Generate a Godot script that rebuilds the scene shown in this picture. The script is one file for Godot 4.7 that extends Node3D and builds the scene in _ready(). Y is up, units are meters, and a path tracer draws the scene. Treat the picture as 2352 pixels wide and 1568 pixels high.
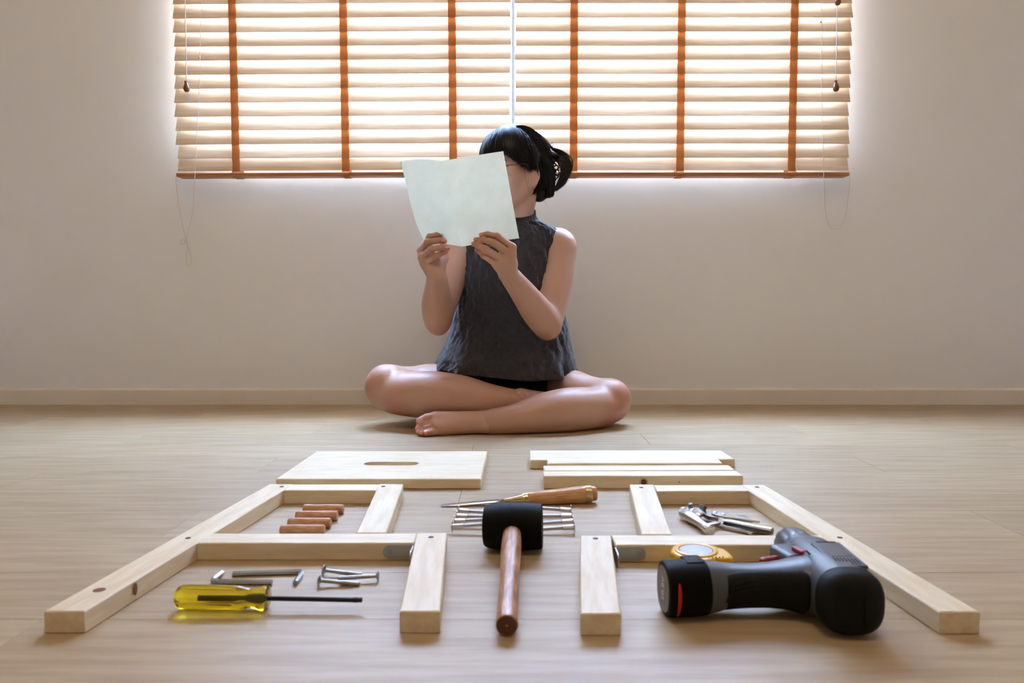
extends Node3D
# A woman reads a leaflet on a wooden floor, the parts of a wooden step stool and tools laid out in front of her.
# Metres, y up, the camera at x = z = 0 looking towards -z.

const WALL := -2.398          # inner face of the window wall
var mats := {}
var used := {}
var rng := RandomNumberGenerator.new()

func _ready() -> void:
	rng.seed = 7
	setup()
	make_materials()
	room()
	blinds()
	stool_parts()
	tools()
	person()

func setup() -> void:
	var cam := Camera3D.new()
	cam.name = "camera"
	cam.position = Vector3(0, 0.334, 0)
	cam.rotation = Vector3(-atan(100.0 / 1760.0), 0, 0)
	cam.fov = rad_to_deg(2.0 * atan(784.0 / 1760.0))
	cam.near = 0.05
	cam.far = 60.0
	add_child(cam)
	cam.current = true
	var at := CameraAttributesPhysical.new()
	at.frustum_focal_length = 18.0
	at.frustum_focus_distance = 1.75
	at.exposure_aperture = 5.6
	at.frustum_near = 0.05
	at.frustum_far = 60.0
	cam.attributes = at
	cam.fov = rad_to_deg(2.0 * atan(784.0 / 1760.0))
	var sky := ProceduralSkyMaterial.new()
	sky.sky_top_color = Color(0.80, 0.98, 1.24)
	sky.sky_horizon_color = Color(0.54, 0.65, 0.82)
	sky.ground_horizon_color = Color(0.60, 0.60, 0.58)
	sky.ground_bottom_color = Color(0.45, 0.45, 0.43)
	sky.sky_energy_multiplier = 1.0
	var env := Environment.new()
	env.background_mode = Environment.BG_SKY
	env.sky = Sky.new()
	env.sky.sky_material = sky
	env.background_energy_multiplier = 30.0
	env.tonemap_mode = Environment.TONE_MAPPER_LINEAR
	env.tonemap_exposure = 3.25
	env.sdfgi_enabled = true
	env.ssao_enabled = true
	env.ssil_enabled = true
	var we := WorldEnvironment.new()
	we.name = "environment"
	we.environment = env
	add_child(we)

# ---------------------------------------------------------------- naming
func numbered(n: String) -> String:
	var k: int = used.get(n, -1) + 1
	used[n] = k
	return n if k == 0 else "%s_%03d" % [n, k]

func tag(o: Node3D, label: String, category: String, group := "") -> void:
	o.set_meta("label", label)
	o.set_meta("category", category)
	if group:
		o.set_meta("group", group)

func thing(called: String, label: String, category: String, at := Vector3.ZERO, turn := 0.0, group := "") -> Node3D:
	var o := Node3D.new()
	o.name = numbered(called)
	add_child(o, true)
	o.position = at
	o.rotation.y = turn
	tag(o, label, category, group)
	return o

func part(called: String, m: Mesh, mat: Material, parent: Node, tf := Transform3D.IDENTITY) -> MeshInstance3D:
	var o := MeshInstance3D.new()
	var n := called
	var k := 0
	while parent.has_node(n):
		k += 1
		n = "%s_%03d" % [called, k]
	o.name = n
	o.mesh = m
	o.material_override = mat
	o.transform = tf
	o.cast_shadow = GeometryInstance3D.SHADOW_CASTING_SETTING_ON
	parent.add_child(o, true)
	return o

func solo(called: String, m: Mesh, mat: Material, label: String, category: String, tf := Transform3D.IDENTITY, group := "") -> MeshInstance3D:
	var o := part(numbered(called), m, mat, self, tf)
	tag(o, label, category, group)
	return o

func struct(called: String, m: Mesh, mat: Material, tf := Transform3D.IDENTITY) -> MeshInstance3D:
	var o := part(called, m, mat, self, tf)
	o.set_meta("kind", "structure")
	return o

func T(at: Vector3, deg := Vector3.ZERO) -> Transform3D:
	return Transform3D(Basis.from_euler(Vector3(deg_to_rad(deg.x), deg_to_rad(deg.y), deg_to_rad(deg.z))), at)

# a frame whose x axis runs from a to b, y as near to up as can be
func along(a: Vector3, b: Vector3, up := Vector3.UP) -> Transform3D:
	var x := (b - a).normalized()
	var z := x.cross(up).normalized()
	return Transform3D(Basis(x, z.cross(x), z), (a + b) / 2.0)

# ---------------------------------------------------------------- geometry: triangle soups, then smoothed by angle
func quad(t: PackedVector3Array, a: Vector3, b: Vector3, c: Vector3, d: Vector3) -> void:
	t.append_array(PackedVector3Array([a, b, c, a, c, d]))

# turns a closed shell so that it faces outward (clockwise front faces)
func outward(t: PackedVector3Array) -> PackedVector3Array:
	var v := 0.0
	for i in range(0, t.size(), 3):
		v += t[i].dot(t[i + 1].cross(t[i + 2]))
	if v > 0.0:
		for i in range(0, t.size(), 3):
			var s := t[i + 1]
			t[i + 1] = t[i + 2]
			t[i + 2] = s
	return t

func moved(t: PackedVector3Array, tf: Transform3D) -> PackedVector3Array:
	return outward(tf * t)

func finish(t: PackedVector3Array, angle := 38.0) -> ArrayMesh:
	var least := cos(deg_to_rad(angle))
	var at := {}
	var n := t.size()
	var fn := PackedVector3Array()
	fn.resize(n / 3)
	for f in n / 3:
		fn[f] = (t[f * 3 + 2] - t[f * 3]).cross(t[f * 3 + 1] - t[f * 3])
	for i in n:
		var key := Vector3i(t[i] * 200000.0)
		if at.has(key):
			at[key].append(i / 3)
		else:
			at[key] = [i / 3]
	var norm := PackedVector3Array()
	norm.resize(n)
	for i in n:
		var own := fn[i / 3].normalized()
		var s := Vector3.ZERO
		for f: int in at[Vector3i(t[i] * 200000.0)]:
			if fn[f].normalized().dot(own) > least:
				s += fn[f]
		norm[i] = s.normalized() if s.length() > 0.0 else (own if own.length() > 0.5 else Vector3.UP)
	var a := []
	a.resize(Mesh.ARRAY_MAX)
	a[Mesh.ARRAY_VERTEX] = t
	a[Mesh.ARRAY_NORMAL] = norm
	var m := ArrayMesh.new()
	m.add_surface_from_arrays(Mesh.PRIMITIVE_TRIANGLES, a)
	return m

# box with rounded edges, centred
func box(size: Vector3, r := 0.0, steps := 1, tf := Transform3D.IDENTITY) -> PackedVector3Array:
	var h := size / 2.0
	r = minf(r, minf(h.x, minf(h.y, h.z)) * 0.98)
	var t := PackedVector3Array()
	for ax in 3:
		for sgn: float in [-1.0, 1.0]:
			var u := (ax + 1) % 3
			var w := (ax + 2) % 3
			var cu := coords(h[u], r, steps)
			var cw := coords(h[w], r, steps)
			var g := []
			for i in cu.size():
				var row := PackedVector3Array()
				for j in cw.size():
					var p := Vector3.ZERO
					p[ax] = sgn * h[ax]
					p[u] = cu[i]
					p[w] = cw[j]
					if r > 0.0:
						var q := p.clamp(r * Vector3.ONE - h, h - r * Vector3.ONE)
						p = q + (p - q).normalized() * r
					row.append(p)
				g.append(row)
			for i in cu.size() - 1:
				for j in cw.size() - 1:
					if sgn > 0:
						quad(t, g[i][j], g[i][j + 1], g[i + 1][j + 1], g[i + 1][j])
					else:
						quad(t, g[i][j], g[i + 1][j], g[i + 1][j + 1], g[i][j + 1])
	return moved(t, tf)

func coords(h: float, r: float, steps: int) -> PackedFloat32Array:
	var c := PackedFloat32Array()
	if r <= 0.0:
		return PackedFloat32Array([-h, h])
	for k in steps + 1:
		c.append(-h + r - r * tan(PI / 4.0 * (1.0 - float(k) / steps)))
	for k in steps + 1:
		c.append(h - r + r * tan(PI / 4.0 * float(k) / steps))
	return c

# rows of points, each row a closed ring; the ends are capped
func loft(rows: Array, cap0 := true, cap1 := true) -> PackedVector3Array:
	var t := PackedVector3Array()
	var n: int = rows[0].size()
	for i in rows.size() - 1:
		for j in n:
			var k := (j + 1) % n
			quad(t, rows[i][j], rows[i][k], rows[i + 1][k], rows[i + 1][j])
	for e in 2:
		if not (cap0 if e == 0 else cap1):
			continue
		var row: PackedVector3Array = rows[0] if e == 0 else rows[-1]
		var mid := Vector3.ZERO
		for p in row:
			mid += p
		mid /= n
		for j in n:
			if e == 0:
				t.append_array(PackedVector3Array([mid, row[(j + 1) % n], row[j]]))
			else:
				t.append_array(PackedVector3Array([mid, row[j], row[(j + 1) % n]]))
	return outward(t)

# turned about the x axis: profile of (x, radius)
func lathe(prof: Array, seg := 24, tf := Transform3D.IDENTITY, lobes := 0, depth := 0.0) -> PackedVector3Array:
	var rows := []
	for p: Vector2 in prof:
		var row := PackedVector3Array()
		for j in seg:
			var a := TAU * j / seg
			var r := p.y
			if lobes > 0:
				r *= 1.0 - depth * pow(absf(cos(a * lobes / 2.0)), 6.0)
			row.append(Vector3(p.x, cos(a) * r, sin(a) * r))
		rows.append(row)
	return moved(loft(rows), tf)

# a round bar along a path
func tube(path: PackedVector3Array, radii: Variant, seg := 10, squash := 1.0, up := Vector3.UP) -> PackedVector3Array:
	var rows := []
	var n := path.size()
	var x := Vector3.ZERO
	for i in n:
		var d := (path[mini(i + 1, n - 1)] - path[maxi(i - 1, 0)]).normalized()
		if i == 0:
			x = d.cross(up if absf(d.dot(up)) < 0.95 else Vector3.RIGHT).normalized()
		else:
			x = (x - d * x.dot(d)).normalized()
		var y := d.cross(x)
		var r: float = radii if radii is float else radii[i]
		var row := PackedVector3Array()
		for j in seg:
			var a := TAU * (j + 0.5) / seg
			row.append(path[i] + x * cos(a) * r + y * sin(a) * r * squash)
		rows.append(row)
	return loft(rows)

# smooth path through points
func spline(pts: Array, each := 6) -> PackedVector3Array:
	var out := PackedVector3Array()
	for i in pts.size() - 1:
		var p0: Vector3 = pts[maxi(i - 1, 0)]
		var p1: Vector3 = pts[i]
		var p2: Vector3 = pts[i + 1]
		var p3: Vector3 = pts[mini(i + 2, pts.size() - 1)]
		for k in each:
			out.append(p1.cubic_interpolate(p2, p0, p3, float(k) / each))
	out.append(pts[-1])
	return out

# an outline in x-z (y up) given a thickness, its rims rounded by r
func slab(outline: PackedVector2Array, y0: float, y1: float, r := 0.001, holes: Array = []) -> PackedVector3Array:
	var t := PackedVector3Array()
	if Geometry2D.is_polygon_clockwise(outline):
		outline.reverse()
	var inner: Array = Geometry2D.offset_polygon(outline, -r, Geometry2D.JOIN_MITER)
	var top: PackedVector2Array = inner[0] if inner.size() and inner[0].size() == outline.size() else outline
	if top.size() == outline.size():
		var best := 0
		for k in top.size():
			if top[k].distance_to(outline[0]) < top[best].distance_to(outline[0]):
				best = k
		top = top.slice(best) + top.slice(0, best)
	var n := outline.size()
	var rings := []
	for e: Array in [[top, y0], [outline, y0 + r], [outline, y1 - r], [top, y1]]:
		var row := PackedVector3Array()
		for p: Vector2 in e[0]:
			row.append(Vector3(p.x, e[1], p.y))
		rings.append(row)
	for i in 3:
		for j in n:
			var k := (j + 1) % n
			quad(t, rings[i][j], rings[i + 1][j], rings[i + 1][k], rings[i][k])
	var flat := top.duplicate()
	for h: PackedVector2Array in holes:
		var hh := h.duplicate()
		if not Geometry2D.is_polygon_clockwise(hh):
			hh.reverse()
		for j in hh.size():
			var a: Vector2 = hh[j]
			var b: Vector2 = hh[(j + 1) % hh.size()]
			quad(t, Vector3(a.x, y0, a.y), Vector3(a.x, y1, a.y), Vector3(b.x, y1, b.y), Vector3(b.x, y0, b.y))
		# a bridge turns outline and hole into one polygon
		var bi := 0
		var bj := 0
		var least := 1e9
		for i in flat.size():
			for j in hh.size():
				if flat[i].distance_to(hh[j]) < least:
					least = flat[i].distance_to(hh[j])
					bi = i
					bj = j
		var joined := flat.slice(0, bi + 1)
		for j in hh.size() + 1:
			joined.append(hh[(bj + j) % hh.size()])
		joined.append_array(flat.slice(bi))
		flat = joined
	var idx := Geometry2D.triangulate_polygon(flat)
	for i in range(0, idx.size(), 3):
		var a := flat[idx[i]]
		var b := flat[idx[i + 1]]
		var c := flat[idx[i + 2]]
		if (b - a).cross(c - a) < 0:
			var s := b
			b = c
			c = s
		t.append_array(PackedVector3Array([Vector3(a.x, y1, a.y), Vector3(c.x, y1, c.y), Vector3(b.x, y1, b.y)]))
		t.append_array(PackedVector3Array([Vector3(a.x, y0, a.y), Vector3(b.x, y0, b.y), Vector3(c.x, y0, c.y)]))
	return outward(t)

func rounded_rect(w: float, d: float, r: float, steps := 5) -> PackedVector2Array:
	var out := PackedVector2Array()
	for q in 4:
		var c := Vector2((w / 2 - r) * (1 if q in [0, 3] else -1), (d / 2 - r) * (1 if q < 2 else -1))
		for k in steps + 1:
			out.append(c + Vector2.from_angle(PI / 2 * (q + float(k) / steps)) * r)
	return out

# ---------------------------------------------------------------- materials
func mat(n: String, c: Color, rough := 0.6, metal := 0.0, spec := 0.5) -> StandardMaterial3D:
	var m := StandardMaterial3D.new()
	m.resource_name = n
	m.albedo_color = c
	m.roughness = rough
	m.metallic = metal
	m.metallic_specular = spec
	mats[n] = m
	return m

func noise_tex(freq: float, a: Color, b: Color, octaves := 4, sd := 1, size := 512, mid := 0.5, ridged := false, lo := 0.25, hi := 0.75) -> NoiseTexture2D:
	var n := FastNoiseLite.new()
	n.seed = sd
	n.frequency = freq
	n.noise_type = FastNoiseLite.TYPE_SIMPLEX_SMOOTH
	n.fractal_type = FastNoiseLite.FRACTAL_RIDGED if ridged else FastNoiseLite.FRACTAL_FBM
	n.fractal_octaves = octaves
	n.fractal_gain = 0.6
	var g := Gradient.new()
	g.offsets = PackedFloat32Array([lo, mid, hi])
	g.colors = PackedColorArray([a, a.lerp(b, 0.5), b])
	var t := NoiseTexture2D.new()
	t.width = size
	t.height = size
	t.seamless = true
	t.noise = n
	t.color_ramp = g
	return t

func bump_tex(freq: float, octaves := 3, sd := 2, size := 512, strength := 6.0, kind := FastNoiseLite.TYPE_SIMPLEX_SMOOTH) -> NoiseTexture2D:
	var n := FastNoiseLite.new()
	n.seed = sd
	n.frequency = freq
	n.noise_type = kind
	n.fractal_octaves = octaves
	var t := NoiseTexture2D.new()
	t.width = size
	t.height = size
	t.seamless = true
	t.as_normal_map = true
	t.bump_strength = strength
	t.noise = n
	return t

# wood whose grain runs along local x
func wood(n: String, light: Color, dark: Color, rough: float, scale: Vector3, sd := 1, freq := 0.02, offset := Vector3.ZERO) -> StandardMaterial3D:
	var key := "%s|%s|%d|%f" % [light, dark, sd, freq]
	if not mats.has(key):
		mats[key] = noise_tex(freq, dark, light, 5, sd)
	var m := mat(n, Color.WHITE, rough)
	m.albedo_texture = mats[key]
	m.uv1_triplanar = true
	m.uv1_scale = scale
	m.uv1_offset = offset
	m.uv1_triplanar_sharpness = 4.0
	return m

func make_materials() -> void:
	for k in 5:
		var s := 0.965 + 0.02 * ((k * 3) % 5) / 2.0
		wood("floor_plank_%d" % k, Color(0.735 * s, 0.645 * s, 0.51 * s), Color(0.675 * s, 0.575 * s, 0.435 * s), 0.42, Vector3(0.55, 6, 6.5), 11, 0.012, Vector3(k * 0.37, k * 0.21, k * 0.29))
	mat("floor_gap", Color(0.36, 0.28, 0.21), 0.8)
	for k in 4:
		wood("pine_%d" % k, Color(0.93, 0.860, 0.725), Color(0.89, 0.80, 0.64), 0.5, Vector3(1.2, 9, 9), 21, 0.012, Vector3(k * 0.41, k * 0.23, k * 0.61))
	mat("knot", Color(0.50, 0.31, 0.19), 0.7)
	mat("hole", Color(0.32, 0.17, 0.11), 0.7)
	for k in 3:
		wood("slat_%d" % k, Color(0.93, 0.84, 0.73), Color(0.88, 0.77, 0.64), 0.45, Vector3(0.7, 12, 12), 31, 0.012, Vector3(k * 0.31, k * 0.47, k * 0.1))
	wood("rail_wood", Color(0.74, 0.52, 0.34), Color(0.66, 0.43, 0.26), 0.45, Vector3(0.7, 12, 12), 31, 0.012)
	var tape := mat("tape_cloth", Color(0.78, 0.55, 0.34), 0.85)
	tape.backlight_enabled = true
	tape.backlight = Color(0.82, 0.61, 0.40)
	tape.normal_enabled = true
	tape.normal_texture = bump_tex(0.2, 2, 5, 256, 3.0)
	tape.uv1_triplanar = true
	tape.uv1_scale = Vector3(30, 30, 30)
	var cord := mat("cord", Color(0.90, 0.86, 0.80), 0.8)
	cord.backlight_enabled = true
	cord.backlight = Color(0.5, 0.48, 0.44)
	mat("tassel_wood", Color(0.50, 0.28, 0.16), 0.3)
	var wall := mat("wall_paint", Color(0.95, 0.945, 0.94), 0.85)
	wall.normal_enabled = true
	wall.normal_texture = bump_tex(0.15, 3, 9, 512, 2.0)
	wall.normal_scale = 0.12
	wall.uv1_triplanar = true
	wall.uv1_world_triplanar = true
	wall.uv1_scale = Vector3(5, 5, 5)
	mat("ceiling_paint", Color(0.96, 0.96, 0.95), 0.9)
	mat("baseboard_paint", Color(0.92, 0.88, 0.82), 0.45)
	mat("window_metal", Color(0.10, 0.12, 0.14), 0.6, 0.0)
	var glass := mat("window_glass", Color(1, 1, 1, 0.03), 0.02)
	glass.transparency = BaseMaterial3D.TRANSPARENCY_ALPHA
	var lamp := mat("lamp_globe", Color(0.95, 0.93, 0.9), 0.4)
	lamp.emission_enabled = true
	lamp.emission = Color(1.0, 0.86, 0.70)
	lamp.emission_energy_multiplier = 0.6
	mat("steel", Color(0.80, 0.81, 0.83), 0.22, 1.0)
	mat("zinc", Color(0.66, 0.68, 0.69), 0.33, 1.0)
	mat("dull_steel", Color(0.45, 0.44, 0.43), 0.42, 1.0)
	mat("nickel", Color(0.78, 0.76, 0.73), 0.26, 1.0)
	mat("blade_steel", Color(0.62, 0.62, 0.63), 0.28, 1.0)
	mat("brass", Color(0.80, 0.72, 0.55), 0.25, 1.0)
	mat("black_steel", Color(0.05, 0.05, 0.055), 0.35, 0.2)
	mat("black_rubber", Color(0.022, 0.023, 0.022), 0.58, 0.0, 0.25)
	mat("grip_rubber", Color(0.030, 0.031, 0.029), 0.6, 0.0, 0.35)
	mat("drill_grey", Color(0.31, 0.325, 0.355), 0.38)
	mat("chuck_grey", Color(0.33, 0.33, 0.335), 0.38)
	mat("red_plastic", Color(0.55, 0.10, 0.09), 0.4)
	mat("red_line", Color(0.78, 0.12, 0.05), 0.4)
	mat("pale_print", Color(0.82, 0.80, 0.78), 0.5)
	mat("label_grey", Color(0.33, 0.30, 0.28), 0.5)
	mat("end_grey", Color(0.50, 0.46, 0.43), 0.5)
	mat("tape_yellow", Color(0.92, 0.70, 0.12), 0.32)
	mat("tape_label", Color(0.78, 0.80, 0.84), 0.35)
	wood("dowel_wood", Color(0.85, 0.67, 0.51), Color(0.74, 0.53, 0.38), 0.55, Vector3(8, 40, 40), 41, 0.01)
	wood("chisel_wood", Color(0.86, 0.66, 0.44), Color(0.77, 0.54, 0.33), 0.35, Vector3(4, 25, 25), 43, 0.01)
	wood("mallet_wood", Color(0.80, 0.60, 0.44), Color(0.60, 0.39, 0.26), 0.32, Vector3(3, 25, 25), 47, 0.012)
	mat("end_grain", Color(0.36, 0.21, 0.12), 0.6)
	var y := mat("amber_acrylic", Color(1.0, 0.90, 0.22, 0.04), 0.04)
	y.refraction_enabled = true
	y.refraction_scale = 0.049
	var paper := mat("paper", Color(0.955, 0.955, 0.93), 0.75)
	paper.backlight_enabled = true
	paper.backlight = Color(0.95, 0.94, 0.905)
	paper.albedo_texture = noise_tex(0.012, Color(0.97, 0.975, 0.965), Color(1, 1, 1), 4, 71, 256)
	paper.uv1_triplanar = true
	paper.uv1_scale = Vector3(4, 4, 4)

# ---------------------------------------------------------------- the room
func room() -> void:
	# the floor: a slab, and on it planks laid across the room
	var fl := struct("floor", finish(box(Vector3(4.0, 0.10, 4.8), 0, 1, T(Vector3(0, -0.0605, -0.2)))), mats.floor_gap)
	var pw := 0.1355
	var z := 2.2
	var row := 0
	while z > WALL + 0.001:
		var z1 := maxf(z - pw, WALL)
		var x := -2.0
		# the end joints that the photograph shows lie at x = 0.595 in the row beyond z = -1.124
		var step := 1.21
		var cut := fposmod(row * 0.4033 + 0.3, step)
		while x < 2.0 - 0.001:
			var x1 := minf(2.0, x + (cut if cut > 0.12 else cut + step) if x <= -2.0 else x + step)
			if 2.0 - x1 < 0.1:
				x1 = 2.0
			var size := Vector3(x1 - x - 0.0004, 0.0105, z - z1 - 0.0004)
			var p := part("plank", finish(box(size, 0.0006, 1)), mats["floor_plank_%d" % rng.randi_range(0, 4)], fl, T(Vector3((x + x1) / 2, -0.00525, (z + z1) / 2)))
			if rng.randf() < 0.5:
				p.rotation.y = PI
			x = x1
		z = z1
		row += 1
	# the window wall round its opening
	var g := PackedVector3Array()
	for b: Array in [[-2.1, -0.940, -0.11, 2.6], [0.940, 2.1, -0.11, 2.6], [-0.940, 0.940, -0.11, 0.820], [-0.940, 0.940, 1.80, 2.6]]:
		g.append_array(box(Vector3(b[1] - b[0], b[3] - b[2], 0.15), 0, 1, T(Vector3((b[0] + b[1]) / 2, (b[2] + b[3]) / 2, WALL - 0.075))))
	struct("wall_back", finish(g, 5), mats.wall_paint)
	struct("wall_left", finish(box(Vector3(0.1, 2.71, 4.75), 0, 1, T(Vector3(-2.05, 1.245, -0.1)))), mats.wall_paint)
	struct("wall_right", finish(box(Vector3(0.1, 2.71, 4.75), 0, 1, T(Vector3(2.05, 1.245, -0.1)))), mats.wall_paint)
	struct("wall_front", finish(box(Vector3(4.2, 2.71, 0.1), 0, 1, T(Vector3(0, 1.245, 2.25)))), mats.wall_paint)
	struct("ceiling", finish(box(Vector3(4.2, 0.1, 4.85), 0, 1, T(Vector3(0, 2.65, -0.12)))), mats.ceiling_paint)
	pendant_lamp()
	struct("baseboard_back", finish(baseboard(3.98)), mats.baseboard_paint, T(Vector3(0, 0, WALL)))
	struct("baseboard_left", finish(baseboard(4.58)), mats.baseboard_paint, T(Vector3(-2.0, 0, -0.1), Vector3(0, 90, 0)))
	struct("baseboard_right", finish(baseboard(4.58)), mats.baseboard_paint, T(Vector3(2.0, 0, -0.1), Vector3(0, -90, 0)))
	# the window: outer frame, mullion, two panes
	var w := Node3D.new()
	w.name = "window_1"
	w.position = Vector3(0.0035, 1.310, WALL - 0.10)
	w.set_meta("kind", "structure")
	add_child(w)
	g = PackedVector3Array()
	for b: Array in [[-0.9435, -0.910, -0.490, 0.490], [0.903, 0.9365, -0.490, 0.490], [-0.910, 0.903, -0.490, -0.455], [-0.910, 0.903, 0.455, 0.490]]:
		g.append_array(box(Vector3(b[1] - b[0], b[3] - b[2], 0.05), 0.002, 1, T(Vector3((b[0] + b[1]) / 2, (b[2] + b[3]) / 2, 0))))
	part("window_frame", finish(g), mats.window_metal, w)
	part("mullion", finish(box(Vector3(0.011, 0.910, 0.045), 0.001)), mats.window_metal, w, T(Vector3(0, 0, 0.012)))
	for s: float in [-1.0, 1.0]:
		part("pane", finish(box(Vector3(0.900, 0.910, 0.004))), mats.window_glass, w, T(Vector3(s * 0.456 - 0.0035, 0, -0.012)))

# a globe lamp under the ceiling, above the photographer
func pendant_lamp() -> void:
	var t := thing("pendant_lamp", "white globe lamp hanging from the ceiling above the photographer", "lamp", Vector3(0, 2.2, -0.35))
	part("globe", finish(lathe([Vector2(-0.12, 0.001), Vector2(-0.112, 0.045), Vector2(-0.09, 0.08), Vector2(-0.05, 0.109), Vector2(0, 0.12), Vector2(0.05, 0.109), Vector2(0.09, 0.08), Vector2(0.112, 0.045), Vector2(0.12, 0.001)], 32, T(Vector3.ZERO, Vector3(0, 0, 90)))), mats.lamp_globe, t)
	part("cord", finish(tube(PackedVector3Array([Vector3(0, 0.12, 0), Vector3(0, 0.40, 0)]), 0.003, 8)), mats.cord, t)
	var l := OmniLight3D.new()
	l.name = "lamp_light"
	l.light_color = Color(1.0, 0.90, 0.79)
	l.light_energy = 0.17
	l.light_size = 0.11
	l.omni_range = 12.0
	l.omni_attenuation = 2.0
	l.shadow_enabled = true
	t.add_child(l)

func baseboard(length: float) -> PackedVector3Array:
	var rows := []
	for x: float in [-length / 2, length / 2]:
		rows.append(PackedVector3Array([Vector3(x, 0, 0), Vector3(x, 0, 0.012), Vector3(x, 0.044, 0.012), Vector3(x, 0.0475, 0.0105), Vector3(x, 0.050, 0.006), Vector3(x, 0.051, 0)]))
	return loft(rows)

# ---------------------------------------------------------------- the two wooden blinds
func blinds() -> void:
	blind("window_blind", -1.0135, -0.0030, 0.32, [-0.834, -0.5025, -0.1774], "left wooden venetian blind with brown ladder tapes, its lift cord knotted below the rail")
	blind("window_blind", 0.0105, 1.0185, 0.0, [0.186, 0.508, 0.8453], "right wooden venetian blind with brown ladder tapes, its lift cord hanging in a loop")

func blind(called: String, x0: float, x1: float, lean: float, tapes: Array, label: String) -> void:
	var first := not used.has("window_blind")
	var zf := -2.344
	var mid := (x0 + x1) / 2
	var t := thing(called, label, "blind", Vector3(mid, 0.712, -2.355))
	t.rotation.z = deg_to_rad(lean)
	var pitch := 0.0414
	var tilt := deg_to_rad(19.0)
	var n := 26
	for k in n:
		var low := 0.0035 + k * pitch + (0.0035 if k == 0 else 0.0)
		# local: the low edge stands towards the room
		var c := Vector3((rng.randf() - 0.5) * 0.006, low + 0.025 * cos(tilt), (zf + 2.355) - 0.025 * sin(tilt))
		var o := part("slat", slat_mesh(x1 - x0), mats["slat_%d" % (k * 7 % 3)], t, Transform3D(Basis(Vector3.RIGHT, -tilt + (rng.randf() - 0.5) * 0.03), c))
		if rng.randf() < 0.5:
			o.basis = o.basis * Basis(Vector3.UP, PI)
	part("bottom_rail", finish(box(Vector3(x1 - x0 - 0.004, 0.011, 0.048), 0.002, 2)), mats.rail_wood, t, T(Vector3(0, -0.0055, 0)))
	part("head_rail", finish(box(Vector3(x1 - x0, 0.05, 0.05), 0.003, 1)), mats.rail_wood, t, T(Vector3(0, n * pitch + 0.035, 0.0)))
	for x: float in tapes:
		part("ladder_tape", tape_mesh(n, pitch, tilt), mats.tape_cloth, t, T(Vector3(x - mid, 0, 0)))
	var here := t.transform.affine_inverse()
	if first:
		lift_and_tilt(t, here,
			[Vector3(-0.9614, 1.5899, -2.3250), Vector3(-0.9692, 1.2153, -2.3250), Vector3(-0.9693, 1.1015, -2.3250), Vector3(-0.9709, 0.9820, -2.3250)], [Vector3(-0.9713, 0.9641, -2.3250)],
			[Vector3(-0.9091, 1.5883, -2.3220), Vector3(-0.9189, 1.2141, -2.3220), Vector3(-0.9233, 1.1385, -2.3220), Vector3(-0.9279, 1.0498, -2.3220), Vector3(-0.9259, 1.0244, -2.3220), Vector3(-0.9363, 0.9097, -2.3220), Vector3(-0.9464, 0.7557, -2.3220), Vector3(-0.9538, 0.6653, -2.3220), Vector3(-0.9604, 0.6009, -2.3250), Vector3(-0.9715, 0.5558, -2.3300), Vector3(-0.9878, 0.5120, -2.3380), Vector3(-0.9969, 0.4977, -2.3400), Vector3(-1.0039, 0.4989, -2.3380), Vector3(-1.0042, 0.5066, -2.3360), Vector3(-0.9975, 0.5105, -2.3360), Vector3(-0.9914, 0.5056, -2.3400), Vector3(-0.9869, 0.4839, -2.3500), Vector3(-0.9816, 0.4590, -2.3550), Vector3(-0.9825, 0.4405, -2.3560), Vector3(-0.9894, 0.4298, -2.3560), Vector3(-0.9959, 0.4378, -2.3560), Vector3(-0.9957, 0.4656, -2.3540), Vector3(-0.9905, 0.4984, -2.3500), Vector3(-0.9948, 0.5244, -2.3460), Vector3(-1.0039, 0.5704, -2.3450), Vector3(-1.0118, 0.6228, -2.3450), Vector3(-1.0171, 0.6751, -2.3450), Vector3(-1.0221, 0.7063, -2.3520)],
			Vector3(-0.9286, 1.0481, -2.3205))
	else:
		lift_and_tilt(t, here,
			[Vector3(0.9575, 1.5899, -2.3250), Vector3(0.9640, 1.2153, -2.3250), Vector3(0.9654, 1.1015, -2.3250), Vector3(0.9657, 0.9820, -2.3250)], [Vector3(0.9661, 0.9654, -2.3250), Vector3(0.9636, 1.2150, -2.3210)],
			[Vector3(0.9065, 1.5883, -2.3220), Vector3(0.9164, 1.2141, -2.3220), Vector3(0.9194, 1.1385, -2.3220), Vector3(0.9201, 1.0498, -2.3220), Vector3(0.9249, 0.8969, -2.3220), Vector3(0.9321, 0.7557, -2.3220), Vector3(0.9392, 0.6662, -2.3280), Vector3(0.9475, 0.6020, -2.3350), Vector3(0.9578, 0.5635, -2.3420), Vector3(0.9704, 0.5481, -2.3460), Vector3(0.9820, 0.5430, -2.3480), Vector3(0.9952, 0.5457, -2.3480), Vector3(1.0067, 0.5602, -2.3480), Vector3(1.0148, 0.5903, -2.3470), Vector3(1.0199, 0.6360, -2.3460), Vector3(1.0240, 0.6818, -2.3460), Vector3(1.0259, 0.7115, -2.3520)],
			Vector3(0.9150, 1.1509, -2.3215))

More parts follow.
